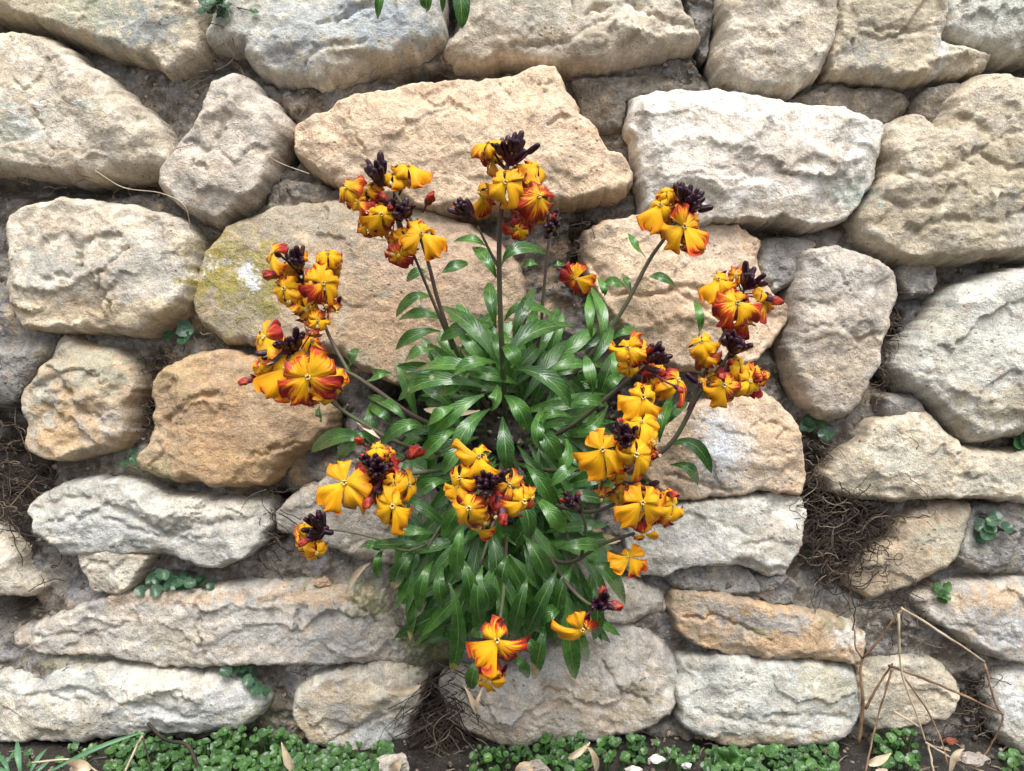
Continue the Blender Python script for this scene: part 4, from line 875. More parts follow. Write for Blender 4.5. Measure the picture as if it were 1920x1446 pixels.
# ================================================================== flowers
PET = {}
def petal_data(style, var):
    """one petal, unit radius, in the plane x outwards, z = towards the flower's face"""
    key = (style, var)
    if key in PET: return PET[key]
    r = random.Random(hash(style) % 1 + {'open': 1, 'mid': 2, 'droop': 3, 'closed': 4, 'curl': 5}[style] * 17 + var * 5)
    e0, bend, cup, ruf = {'open': (16, 56, -.22, .07), 'mid': (18, 92, -.36, .09), 'droop': (4, 128, -.45, .09), 'closed': (-62, 45, -.62, .08), 'curl': (24, 160, -.5, .13)}[style]
    e0 += r.uniform(-8, 8); bend *= r.uniform(.8, 1.2)
    ns, nt_ = 13, 14; x, z = .05, .0; rows = []; ph = r.uniform(0, 6); asym = r.uniform(-.12, .12); ph2 = r.uniform(0, 6); lat = r.uniform(-.22, .22); tw = r.uniform(-.45, .45)
    for i in range(ns + 1):
        s = i / ns; an = math.radians(e0 - bend * s ** 1.3)
        if i: x += math.cos(an) / ns * .98; z += math.sin(an) / ns * .98
        w_ = .075 + .575 * (min(1, s / .74) ** 1.0)
        if s > .74: w_ *= max(0.0, 1 - ((s - .74) / .285) ** 2.6) ** .5
        rows.append((s, x, z, -math.sin(an), math.cos(an), w_))
    front, back = [], []
    for (s, x, z, nx, nz, w_) in rows:
        for j in range(nt_ + 1):
            t = j / nt_ * 2 - 1
            # the blunt outer edge is wavy
            lip = (s > .8) * (.03 * math.sin(5.2 * t + ph) + asym * t * .3) * (s - .8) * 5
            d = cup * t * t * w_ * (1 if s > .15 else .4) + ruf * math.sin(6.5 * t + ph) * s * s + ruf * .8 * math.sin(11 * t - ph + s * 3) * s ** 3 + .022 * math.sin(17 * t + ph2 + s * 2.5) * s + .03 * math.sin(7 * s + 3 * t + ph2) * s + tw * t * w_ * s
            p = Vector((x + lip * nz + nx * d, t * w_ * (1 - .12 * abs(cup) * t * t) + lat * s * s, z + nz * d - lip * nx * .2))
            front.append(p); back.append(p - Vector((nx, 0, nz)) * (.016 * min(1, (1.02 - s) * 4) * (1 - .8 * t * t) + .002))
    n = nt_ + 1; verts = front + back; k = len(front); faces = []
    for i in range(ns):
        for j in range(nt_):
            a, b_, c, d = i * n + j, i * n + j + 1, (i + 1) * n + j + 1, (i + 1) * n + j
            faces.append((a, d, c, b_)); faces.append((k + a, k + b_, k + c, k + d))
    uv = [(q[0], j / nt_) for q in rows for j in range(n)] * 2
    cc = np.zeros((len(verts), 3)); cc[k:, 0] = 1
    o = mesh_obj('petal', verts, faces, M_PETAL, colors=cc, uv=uv); me = o.data
    bpy.data.objects.remove(o); WORLDM.pop(o, None) if False else None
    PET[key] = me; return me

BUDS = {}
def bud_data(kind):
    if kind in BUDS: return BUDS[kind]
    mb = MB()
    mb.blob(Vector((0, 0, 0)), Vector((0, 0, 1)), 1, .5, 12, 10, lambda t: .30 + .70 * math.sin(math.pi * min(1, t * .72 + .2)) ** .8 if t < .97 else .18)
    r = random.Random(len(kind)); v2 = []
    for p in mb.v:
        a = math.atan2(p.y, p.x); v2.append(Vector((p.x, p.y, p.z)) + Vector((p.x, p.y, 0)) * (.16 * math.cos(4 * a) + .06 * math.sin(9 * p.z) + (kind == 'red') * (p.z > .42) * (.25 * math.sin(3 * a + 5 * p.z) + .30)) + Vector((0, 0, (kind == 'red') * (p.z > .8) * .12 * math.sin(2 * a + 1))))
    o = mesh_obj('bud', v2, mb.f, M_REDBUD if kind == 'red' else M_BUD, uv=mb.uv); me = o.data
    if kind == 'red':
        me.materials.append(M_CALYX); zc = [sum(me.vertices[i].co.z for i in p.vertices) / len(p.vertices) for p in me.polygons]
        me.polygons.foreach_set('material_index', [1 if z < .40 else 0 for z in zc])
    bpy.data.objects.remove(o); BUDS[kind] = me; return me

def frame(zax, roll):
    z = zax.normalized(); x = (V - z * V.dot(z))
    if x.length < .05: x = U - z * U.dot(z)
    x.normalize(); y = z.cross(x)
    c, s = math.cos(roll), math.sin(roll); x2 = x * c + y * s; y2 = y * c - x * s
    return Matrix(((x2.x, y2.x, z.x, 0), (x2.y, y2.y, z.y, 0), (x2.z, y2.z, z.z, 0), (0, 0, 0, 1)))

fr2 = random.Random(99)
def flower(x, y, size, fx, fy, red, style, w, base, roll=45, npet=4, wilt=0.0):
    """flower whose eye is at pixel x, y; base = pixel x, y, w where its stalk leaves the stem"""
    c = P(x, y, w); R_ = size * .47 / PX * (D - w) / D
    fz = math.sqrt(max(.03, 1 - min(.97, fx * fx + fy * fy))); ax = vec(fx, fy, fz).normalized()
    mb = MB(); tube = c - ax * (R_ * .50); b3 = P(*base)
    mb.tube(bez([b3, b3.lerp(tube, .5) - ax * (R_ * .15), tube], 4), R_ * .06, 5)
    mb.tube([tube, tube + ax * R_ * .12, c - ax * R_ * .12, c - ax * R_ * .02], [R_ * .08, R_ * .15, R_ * .155, R_ * .10], 7)
    o = mb.build('flower', M_CALYX, plant, c)
    mb = MB()
    for k in range(6):
        a = k * 1.05 + fr2.random(); d = (frame(ax, a) @ Vector((.055 * R_, 0, 0)))
        mb.blob(c + d - ax * R_ * .02, (ax + d * 3 / R_).normalized(), R_ * .17, R_ * .040, 5, 3)
    mb.build('stamens', M_STAMEN, o, c)
    for k in range(npet):
        a = math.radians(roll) + k * math.pi / 2 + fr2.gauss(0, .16)
        st = style
        if style in ('mid', 'open') and fr2.random() < .30: st = {'mid': 'droop', 'open': 'mid'}[style]
        if style == 'mid' and fr2.random() < .15: st = 'curl'
        sc_ = R_ * fr2.uniform(.92, 1.18)
        # the lower petals hang long and open, the upper ones are shorter and fold back
        fm = frame(ax, a); dn = -(fm @ Vector((1, 0, 0))).dot(V); sc_ *= 1.0 + .22 * dn
        if style in ('open', 'mid') and dn < -.3 and fr2.random() < .45: st = fr2.choice(['mid', 'curl'])
        if style in ('mid', 'droop') and dn > .3 and fr2.random() < .6: st = fr2.choice(['droop', 'mid', 'open'])
        m = Matrix.Translation(c) @ frame((ax + vec(fr2.gauss(0, .15), fr2.gauss(0, .15), 0)), a) @ Matrix.Diagonal((sc_, sc_ * fr2.uniform(.82, 1.08), sc_ * fr2.uniform(.8, 1.15), 1))
        pobj = mesh_obj('petal', None, None, None, o, m, data=petal_data(st, fr2.randrange(6)))
        pobj.color = (max(0, min(1, red * .95 + fr2.gauss(0, .22) - .01)), wilt, 0, 1)
    return o

def buds(base, tips, w, parent_w=None):
    """dark buds round the end of a stem: pixel tips; a third value makes it a red opening bud of that length"""
    bx, by = base; b3 = P(bx, by, w)
    mb = MB(); q = []
    extra = [(a[0] * .62 + c[0] * .2 + bx * .18 + fr2.uniform(-5, 5), a[1] * .62 + c[1] * .2 + by * .18 + fr2.uniform(-5, 5)) for _ in range(2) for a, c in zip(tips, tips[1:]) if len(tips) > 5]
    for tp in list(tips) + extra:
        tx, ty = tp[:2]; kind = 'red' if len(tp) > 2 else 'dark'; ww = w + fr2.uniform(-.002, .016)
        t3 = P(tx, ty, ww); d = t3 - b3; L_ = d.length
        ln = (tp[2] if len(tp) > 2 else fr2.uniform(23, 31)) / PX * (D - w) / D
        ln = min(ln, L_ * .92) if L_ > .006 else ln
        dirn = d.normalized() if L_ > 1e-5 else W
        # buds stand up a little more than their stalks
        st = t3 - dirn * ln
        mb.tube(bez([b3 + dirn * .001, b3.lerp(st, .6) - V * .0008, st], 3), .0006, 5)
        rad = ln * (.44 if kind == 'dark' else .46)
        q.append((kind, st, dirn, ln, rad))
    o = mb.build('bud_cluster', M_CALYX, plant, b3)
    for kind, st, dirn, ln, rad in q:
        m = Matrix.Translation(st) @ frame(dirn, fr2.random() * 3) @ Matrix.Diagonal((rad, rad, ln, 1))
        mesh_obj('bud', None, None, None, o, m, data=bud_data(kind))
    return o

def cluster(base, w, flowers, budsets):
    for k, q in enumerate(flowers):
        x, y, size, fx, fy, red, style = q[:7]; kw = q[7] if len(q) > 7 else {}
        dw = kw.pop('dw', 0) if kw else 0
        flower(x, y, size, fx, fy, red, style, w + dw + .004, (base[0] + (x - base[0]) * .15, base[1] + (y - base[1]) * .15, w - .006), **kw)
    # older, crumpled blooms crowded round the stem
    for k in range(int(len(flowers) * 1.3) if len(flowers) > 2 else 1):
        q = flowers[k % len(flowers)]; x = base[0] + (q[0] - base[0]) * fr2.uniform(.5, 1.05) + fr2.uniform(-18, 18); y = base[1] + (q[1] - base[1]) * fr2.uniform(.5, 1.1) + fr2.uniform(-8, 20)
        sz = fr2.uniform(52, 84); dx, dy = (x - base[0]) / 90, -(y - base[1]) / 90
        flower(x, y, sz, max(-.7, min(.7, dx + fr2.gauss(0, .2))), max(-.75, min(.6, dy - .15 + fr2.gauss(0, .2))), fr2.choice([.1, .35, .55, .75, .95]), fr2.choice(['closed', 'curl', 'droop', 'mid']), w + fr2.uniform(-.008, .003),
               (base[0] + (x - base[0]) * .2, base[1] + (y - base[1]) * .2, w - .010), roll=fr2.uniform(0, 90), wilt=fr2.choice([0, 0, .25]))
    for (b, tips) in budsets: buds(b, tips, w + .002)

def ring(cx, cy, rx, ry, n, seed):
    r = random.Random(seed); out = []
    for k in range(n):
        a = 2.4 * k + r.uniform(-.3, .3); d = ((k + .6) / n) ** .5
        out.append((cx + math.cos(a) * rx * d, cy + math.sin(a) * ry * d))
    return out

cluster((955,325), .130, [
 (916,268,82,-.45,.78,.45,'mid',{'roll':20,'dw':.004}),(1008,312,78,.5,.45,.25,'droop',{'dw':-.006}),(984,392,90,-.05,-.35,.95,'droop',{'dw':-.008}),
 (906,366,86,-.2,.35,.42,'closed',{'dw':-.004,'roll':80}),(1010,368,96,.3,-.05,.72,'mid',{'roll':30,'dw':.004}),(948,342,96,-.08,-.06,.12,'mid',{'roll':52,'dw':.010}),
 (974,430,40,0,-.5,.55,'mid',{'dw':-.004}),(1022,400,60,.5,-.3,.3,'droop',{'dw':-.006})],
 [((957,312),[(928,270),(940,258),(952,254),(966,247),(980,244),(1012,270),(936,272,26),(970,262)]),((893,412),[(838,392),(850,378),(858,372),(874,372),(868,384),(846,390,20)]),
  ((1036,432),[(1045,392),(1030,400),(1052,408),(1022,424),(1038,404,18),(1048,420),(1026,440)])])
cluster((738,385), .096, [
 (650,352,80,-.45,.15,.62,'mid',{'roll':10}),(766,312,84,.15,.62,.42,'droop',{}),(690,398,78,-.35,.0,.32,'droop',{}),(716,402,80,0,-.1,.14,'droop',{'dw':.006}),
 (688,424,66,-.5,-.45,.72,'curl',{'dw':-.006}),(748,478,62,-.2,-.62,.82,'open',{}),(790,438,88,.1,.05,.12,'mid',{'dw':.006,'roll':60}),(672,378,60,-.3,-.2,.5,'mid',{}),(735,455,40,-.1,-.5,.7,'droop',{'dw':-.01})],
 [((716,352),[(688,298),(684,314),(713,284),(694,326),(704,300),(722,300),(700,318)]),((752,408),[(764,370),(756,382),(778,384),(744,384),(772,398),(738,400),(760,395)]),((790,400),[(812,362,30)]),
  ((742,395),[(712,362,22),(720,376),(728,388,20),(735,372)])])
cluster((1280,405), .080, [
 (1250,360,50,-.1,.4,.3,'curl',{}),(1238,385,88,-.3,.12,.25,'droop',{}),(1303,448,74,.35,-.5,.62,'mid',{'dw':-.008}),(1283,425,108,.08,-.06,.62,'open',{'roll':40,'dw':.008})],
 [((1286,398),[(1264,344),(1278,341),(1296,344),(1310,352),(1320,358),(1322,370),(1304,380),(1338,388),(1288,356),(1300,362),(1312,366)])])
cluster((1392,552), .080, [
 (1347,524,84,-.3,.28,.3,'droop',{}),(1416,592,78,.45,-.35,.15,'droop',{'dw':-.008}),(1428,546,44,.5,.2,.05,'mid',{}),(1383,568,102,0,0,.72,'open',{'roll':50,'dw':.008}),(1352,560,60,-.5,-.2,.7,'droop',{'dw':-.008})],
 [((1396,542),[(1398,489),(1416,500),(1410,514),(1436,514),(1424,524),(1404,502),(1392,512),(1440,530)]),((1432,556),[(1467,568,32),(1440,548)])])
flower(1080, 522, 68, -.2, -.25, .82, 'open', .082, (1040, 500, .075), roll=70)
cluster((1205,690), .104, [
 (1177,652,84,-.1,.1,.18,'mid',{'roll':40}),(1180,690,60,.05,-.4,.25,'curl',{'dw':-.006}),(1270,712,88,.78,.05,.66,'mid',{'dw':-.004}),(1242,722,66,.3,-.2,.4,'curl',{'dw':-.004}),(1206,745,98,0,.08,.05,'open',{'roll':38,'dw':.008})],
 [((1212,678),[(1224,644),(1240,639),(1246,652),(1262,667),(1236,655),(1250,664),(1230,664),(1218,652,22),(1256,676)]),((1212,690),[(1250,702,30),(1235,698),(1282,735,20)])])
cluster((1370,690), .082, [
 (1316,640,80,-.2,.1,.05,'droop',{'roll':60}),(1388,684,66,.2,.3,.15,'droop',{}),(1405,714,84,.5,-.05,.35,'curl',{}),(1432,702,44,.7,.2,.55,'curl',{}),(1352,752,74,0,-.6,.95,'closed',{'dw':-.004}),(1358,722,92,0,-.12,.5,'droop',{'roll':50,'dw':.006}),(1314,716,40,-.4,-.2,.3,'closed',{'wilt':.6}),(1440,700,36,.6,.4,.7,'curl',{})],
 [((1372,662),[(1364,624),(1376,618),(1386,630),(1396,636),(1402,650),(1354,636),(1412,646),(1380,640),(1370,632)]),((1362,690),[(1346,704,26),(1352,708,22),(1372,676,20)]),((1330,735),[(1286,700)])])
cluster((1182,825), .114, [
 (1203,792,84,.2,.3,.12,'mid',{'roll':30}),(1222,826,70,.35,-.1,.12,'droop',{}),(1236,854,64,.55,-.2,.95,'closed',{}),(1156,884,78,-.2,-.45,.32,'droop',{'dw':-.008}),(1131,843,100,-.28,0,.1,'open',{'roll':48}),(1193,852,106,.02,-.25,.05,'droop',{'roll':45,'dw':.008})],
 [((1180,822),[(1158,790),(1150,806),(1164,820),(1180,804),(1194,800),(1170,840),(1186,832),(1174,796),(1166,806),(1190,814),(1178,816),(1152,822),(1162,834)]),((1165,800),[(1160,785,20)])])
cluster((1215,920), .104, [
 (1150,905,70,-.4,-.3,.42,'closed',{'wilt':.4,'dw':-.006}),(1128,936,64,-.2,-.6,.6,'closed',{'wilt':.5,'dw':-.006}),(1196,984,78,0,-.5,.35,'closed',{'wilt':.6,'dw':-.006}),(1218,990,66,.2,-.5,.3,'closed',{'wilt':.5,'dw':-.008}),(1258,930,50,.6,.1,.3,'curl',{}),(1262,948,78,.5,-.05,.08,'droop',{}),(1205,942,100,0,-.06,.05,'mid',{'roll':45,'dw':.008})],
 [((1200,920),[(1236,902),(1226,908)]),((1240,925),[(1272,928,24)]),((1086,955),[(1058,922),(1050,936,16),(1064,946),(1084,922,16),(1072,930),(1076,946),(1066,934)])])
flower(1180, 1045, 72, 0, .02, .06, 'open', .096, (1165, 1015, .085), roll=38)
cluster((918,912), .150, [
 (862,896,88,-.42,0,.42,'droop',{}),(900,988,74,-.1,-.6,.38,'closed',{'dw':-.006}),(930,968,92,.05,-.75,.85,'closed',{}),(898,856,98,0,.28,.32,'mid',{'roll':0,'npet':3,'dw':.002}),(982,940,104,.45,-.08,.26,'droop',{}),(880,952,112,-.2,-.12,.42,'droop',{'roll':30,'dw':.008}),(950,900,50,.3,-.2,.5,'closed',{'dw':-.004})],
 [((916,912),[(888,892),(900,900),(926,894),(956,879),(930,906),(904,882),(910,926),(940,896),(896,912),(918,888),(912,900),(924,916),(936,886),(892,902),(948,884)]),((938,928),[(944,984,34),(930,960,30)])])
cluster((706,888), .122, [
 (706,840,58,0,.6,.5,'curl',{}),(724,852,50,.2,.4,.85,'closed',{}),(682,942,78,-.3,-.5,.66,'closed',{'dw':-.006}),(722,980,84,0,-.6,.42,'closed',{'dw':-.006,'wilt':.2}),(755,990,50,.3,-.6,.9,'closed',{'dw':-.008}),(766,908,88,.42,.02,.22,'droop',{}),(740,905,76,0,.0,.18,'mid',{}),(647,905,112,-.25,.1,.32,'open',{'roll':35,'npet':4}),(736,948,112,.1,-.2,.12,'mid',{'roll':50,'dw':.006})],
 [((706,888),[(674,856),(684,866),(704,850),(720,860),(690,880),(700,894),(716,896),(726,880),(736,870),(694,862),(712,866),(706,878),(684,852),(728,868),(698,872)]),((745,866),[(790,842,42)]),((692,838),[(668,823,26)]),((706,915),[(684,952,34),(700,930,28),(712,925)])])
cluster((602,998), .068, [
 (572,982,50,-.6,.3,.62,'mid',{}),(566,1024,50,-.6,-.15,.5,'mid',{}),(594,1036,70,.1,-.5,.15,'droop',{})],
 [((606,996),[(570,972),(580,965),(596,957),(564,994),(574,1006),(606,958),(586,976),(578,990),(560,1022,26),(580,1018),(626,1000)])])
cluster((565,515), .084, [
 (512,474,78,-.65,.25,.62,'mid',{'roll':20}),(615,476,72,0,.5,.22,'droop',{}),(612,572,84,.1,-.75,.6,'closed',{}),(632,585,66,.35,-.6,.75,'closed',{'wilt':.3}),(596,600,62,.2,0,.5,'curl',{}),(550,588,56,-.2,-.6,.4,'closed',{'wilt':.4}),(572,570,54,.2,-.6,.6,'closed',{'dw':-.006}),(533,541,88,-.18,-.08,.15,'mid',{'roll':35}),(607,531,90,.08,0,.4,'open',{'roll':48,'dw':.006})],
 [((560,505),[(546,468),(556,461),(569,459),(535,476),(550,480),(563,474),(570,490),(540,488),(556,488),(566,482)]),((532,515),[(494,516,32)])])
cluster((552,672), .094, [
 (497,632,96,-.72,.08,.55,'open',{'roll':30}),(487,692,58,-.5,0,.55,'droop',{}),(498,724,74,-.1,-.45,.05,'droop',{}),(622,716,86,.45,-.08,.15,'mid',{'roll':40}),(537,692,110,-.1,.2,.22,'mid',{'roll':42,'dw':.004}),(600,752,50,.1,-.6,.5,'curl',{'dw':-.006}),(578,706,116,.05,-.3,.82,'open',{'roll':48,'dw':.008}),(585,625,50,.2,-.2,.9,'closed',{})],
 [((552,655),[(518,640),(530,650),(512,646),(556,614),(570,622),(546,630),(540,640),(560,636),(534,634),(566,640),(480,664),(490,672)]),((490,708),[(448,718,26)]),((578,690),[(584,668),(615,688,20)])])
cluster((930,1225), .118, [
 (925,1266,80,0,-.80,.62,'mid',{'dw':-.004}),(893,1226,44,-.6,-.2,.9,'closed',{}),(932,1200,116,0,.03,.46,'open',{'roll':38,'dw':.006})],[((925,1250),[(918,1262),(932,1256)])])
cluster((1112,1140), .102, [(1092,1180,92,.05,-.25,.0,'mid',{'roll':40,'npet':3})],
 [((1122,1132),[(1132,1100,24),(1166,1138,34),(1110,1140),(1126,1146),(1142,1120),(1116,1122),(1136,1140),(1108,1126)])])
# ================================================================== small growth and litter
sr = random.Random(314)
# ---- leaf tips of a plant that hangs over from above the picture
hang = thing('overhanging_plant', 'narrow green leaves drooping from a gap between the topmost stones', 'plant', P(800, -60, .03))
for q in ((722,-60,712,-10,708,36,18),(790,-70,800,-10,800,26,24),(848,-80,868,-10,866,54,32),(826,-70,832,-20,830,24,13)):
    leaf(hang, P(q[0], q[1], .035), P(q[2], q[3], .05), P(q[4], q[5], .035), q[6] / PX, material=M_DRY if q[6] == 12 else M_LEAF, name='leaf', fold=.3)
mb = MB(); mb.tube(bez([P(800, -120, .0), P(805, -90, .03), P(800, -62, .04)], 4), .0022, 6); mb.build('stem', M_STEM, hang)

# ---- tufts of small round leaves in the joints
def round_leaf(p, nor, rad, notch=.25, cupd=.25):
    nor = nor.normalized(); a = nor.cross(Vector((.3, .5, .8))).normalized(); b = nor.cross(a)
    an0 = sr.uniform(0, 6.28); vs_ = [p - nor * rad * cupd * .5]; uv = [(.1, .5)]; n = 11
    for rg in (.55, 1.0):
        for k in range(n):
            an = an0 + 2 * math.pi * k / n
            rr = rad * rg * (1 - (notch if k == 0 else 0) * rg) * (1 + .06 * math.sin(3 * an + p.x * 900))
            vs_.append(p + (a * math.cos(an) + b * math.sin(an)) * rr + nor * (rad * cupd * (rg ** 2 - .5) + rad * .08 * math.sin(2 * an + p.z * 700)))
            uv.append((rg * .8, .5 + .45 * rg * math.sin(an - an0)))
    fs = [(0, 1 + k, 1 + (k + 1) % n) for k in range(n)]
    fs += [(1 + k, 1 + n + k, 1 + n + (k + 1) % n, 1 + (k + 1) % n) for k in range(n)]
    return vs_, fs, uv

def tuft(cx, cy, rx, ry, n, size, w, label, spots=None, name='creeper_tuft', material=None):
    t = thing(name, label, 'plant', P(cx, cy + ry, w - .012), 'round leaved tufts in the joints')
    mb = MB(); pts = spots or [(cx + sr.gauss(0, rx * .55), cy + sr.gauss(0, ry * .5)) for _ in range(n)]
    root = P(cx, cy + ry * .3, w - .022)
    for (x, y) in pts:
        p = P(x, y, w + sr.uniform(-.004, .008)); nor = W + V * sr.uniform(.1, .9) + U * sr.uniform(-.5, .5)
        v_, f, uv = round_leaf(p, nor, sr.uniform(.75, 1.2) * size / PX)
        o = mesh_obj('leaf', [q - p for q in v_], f, material or M_TUFT, t, Matrix.Translation(p), uv=uv); o.color = (0, 1, 0, 1)
        mb.tube([root + U * (p - root).dot(U) * .4, p.lerp(root, .4) + W * .003, p], .0004, 4)
    mb.build('stalks', M_STEM, t)
    return t
tuft(330, 1088, 62, 26, 34, 10.5, .0, 'dense tuft of small round leaves beside the wedge shaped stone', name='creeper_tuft')
tuft(405, 6, 34, 22, 16, 11, .020, 'round leaved tuft with dry strands between the two top stones')
tuft(333, 620, 0, 10, 3, 14, -.004, 'pair of round leaves in the gap under the knobbly cream stone', spots=[(316,629),(345,617),(346,634)])
tuft(1530, 796, 0, 12, 4, 13, -.004, 'few round leaves under the pointed tip of the tall wedge stone', spots=[(1514,798),(1549,813),(1540,796),(1520,788)])
tuft(1855, 992, 34, 26, 9, 14, .004, 'round leaved tuft on grey mortar near the right edge stones', spots=[(1840,985),(1860,978),(1852,1000),(1888,990),(1838,1010),(1868,968),(1856,988),(1870,1000)])
tuft(1768, 1110, 0, 12, 5, 11, .004, 'tiny bright tuft above the orange tinted slab', spots=[(1760,1112),(1776,1100),(1772,1116),(1758,1102),(1768,1122)], material=M_COVER)
tuft(465, 1282, 34, 26, 12, 12, .004, 'trailing tuft over the end of the lowest pale slab', spots=[(424,1258),(455,1250),(466,1276),(450,1272),(482,1292),(500,1296),(494,1302),(480,1306),(470,1262),(440,1254)])
tuft(245, 864, 0, 8, 3, 11, -.004, 'two small round leaves left of the brown stone', spots=[(234,870),(254,862),(248,848)])
tuft(1912, 835, 0, 14, 4, 15, .004, 'round leaves under the large pale stone at the right', spots=[(1912,842),(1922,825),(1930,845),(1908,828)])

# ---- the mat of creeping leaves at the foot of the wall: nobody could count it
def cover():
    zones = [(200,430,1385,1450,150,10.5,1),(400,560,1362,1450,170,10.5,1),(540,735,1392,1452,130,11,1),(240,300,1376,1420,20,10,1),(895,1010,1398,1420,45,7,0),(880,1000,1405,1450,22,10,0),(1010,1100,1375,1450,46,12,0),(1100,1215,1380,1430,44,10,0),(1230,1310,1392,1430,24,8,0),
             (1320,1420,1402,1450,60,11,1),(1420,1570,1400,1450,80,11,1),(1635,1720,1366,1440,46,11,0),(1870,1960,1400,1450,14,12,0),(100,180,1390,1430,10,10,0),(-60,60,1400,1450,10,9,0)]
    V_, F_, UV_ = [], [], []
    for (x0, x1, y0, y1, n, size, br) in zones:
        for _ in range(int(n * 1.15)):
            x = sr.uniform(x0, x1); y = y0 + (y1 - y0) * sr.random() ** .8
            w = sr.uniform(.004, .022) + max(0, (y - 1400)) / 46 * .03
            p = P(x, y, w)
            while p.z < .003 and w < .12: w += .003; p = P(x, y, w)
            nor = Vector((sr.uniform(-.5, .5), sr.uniform(-.9, -.1), 1))
            v_, f, uv = round_leaf(p, nor, sr.uniform(.38, .95) * size / PX); k = len(V_)
            V_ += v_; F_ += [tuple(k + i for i in q) for q in f]; UV_ += uv
            mb = MB(); mb.tube([Vector((p.x + sr.uniform(-.004, .004), p.y + .003, -.001)), p - Vector((0, -.001, p.z * .4)), p], .0005, 4, False)
            k = len(V_); V_ += mb.v; F_ += [tuple(k + i for i in q) for q in mb.f]; UV_ += mb.uv
    o = mesh_obj('ground_cover', V_, F_, M_COVER, uv=UV_); o.color = (0, 1, 0, 1)
    tag(o, 'low mat of small round green leaves along the foot of the wall', 'ground cover', kind='stuff')
cover()
# a broader seedling among it
sd = thing('seedling', 'bright green seedling with oval leaves below the pale lower stone', 'plant', P(1362, 1430, .03))
for q in ((1360,1432,1345,1408,1335,1415,20),(1362,1432,1375,1402,1385,1405,24),(1362,1434,1352,1425,1340,1440,18),(1364,1434,1380,1420,1395,1432,20),(1350,1430,1360,1408,1358,1402,20)):
    leaf(sd, P(q[0], q[1], .03), P(q[2], q[3], .042), P(q[4], q[5], .036), q[6] / PX, material=M_COVER, ns=8)

# ---- dry roots hanging in the joints
def roots(cx, cy, rx, ry, n, ln, w, label, down=.5, r=.00042, pale=.2, seed=0, wob=.5, spread=.013):
    g = random.Random(seed); V_, F_, U_ = [], [], []; slots = []
    for k in range(int(n * 1.3)):
        x = cx + g.gauss(0, rx * .55); y = cy + g.gauss(0, ry * .55); ww = w + g.uniform(-spread, spread * .7)
        an = g.uniform(0, 6.28); pts = []; L_ = ln * g.uniform(.4, 1.3); m = 9; curl = g.gauss(0, .35)
        for i in range(m):
            pts.append(P(x, y, ww)); an += g.gauss(curl, wob)
            x += math.cos(an) * L_ / m; y += (math.sin(an) * (1 - down) + down) * L_ / m; ww += g.gauss(0, .0012)
        mb = MB(); mb.tube(bez(pts, 2), [r * .78 * g.uniform(.35, 1.1) ** 1.3] * (2 * (m - 1) + 1), 4, False)
        k0 = len(V_); V_ += mb.v; F_ += [tuple(k0 + i for i in q) for q in mb.f]; U_ += mb.uv; slots += [1 if g.random() < pale else 0] * len(mb.f)
    org = P(cx, cy, w)
    o = mesh_obj('dry_roots', [p - org for p in V_], F_, M_ROOT, None, Matrix.Translation(org), uv=U_)
    o.data.materials.append(M_PALEROOT); o.data.polygons.foreach_set('material_index', slots)
    tag(o, label, 'roots', 'matted dry roots in the joints', 'stuff'); return o
roots(30, 910, 60, 150, 150, 110, -.004, 'brown fibrous roots matted down the left joint', .35, seed=1, pale=.3)
roots(835, 1345, 46, 90, 260, 120, .006, 'dark beard of roots hanging under the flowering plant', .6, seed=2, pale=.2)
roots(1590, 1010, 100, 85, 330, 100, -.002, 'large tangle of dark roots right of the pale stones', .2, seed=3, pale=.25, r=.00048)
roots(1660, 660, 26, 120, 90, 90, -.006, 'roots running down beside the tall wedge stone', .4, seed=4, pale=.4)
roots(395, 175, 40, 130, 26, 150, .006, 'pale dry strands dangling above the tilted small stone', .5, seed=5, pale=.95, r=.00038, wob=.7)
roots(320, 690, 60, 36, 60, 70, -.002, 'fine roots on top of the brown stone', .1, seed=6, pale=.25, r=.00042)
roots(1835, 1320, 50, 60, 110, 60, -.004, 'matted roots and soil at the lower right joint', .2, seed=7, pale=.3, r=.00042)
roots(508, 990, 22, 70, 50, 80, .0, 'short roots in the joint right of the banded stone', .5, seed=8, pale=.3, r=.00042)
roots(280, 770, 18, 60, 34, 60, -.006, 'roots between the lumpy stone and the brown stone', .4, seed=9, pale=.3, r=.00042)
roots(1530, 880, 26, 60, 60, 70, -.004, 'roots in the joint beside the lichen spotted stone', .4, seed=10, pale=.35, r=.00042)
roots(1095, 460, 24, 60, 30, 70, -.004, 'cobwebby rootlets between the pale tan stones', .3, seed=11, pale=.5, r=.00026)
roots(1700, 1120, 70, 40, 50, 90, .006, 'loose rootlets over the grey mortar by the dead stalks', .4, seed=12, pale=.3, r=.00036)
roots(1720, 860, 60, 60, 8, 120, .012, 'a few dark hair roots trailing over the right stone', .7, seed=13, pale=.1, r=.0003)
roots(1160, 330, 14, 40, 30, 40, -.004, 'grey web of rootlets beside the white stone', .3, seed=14, pale=.4, r=.00022)

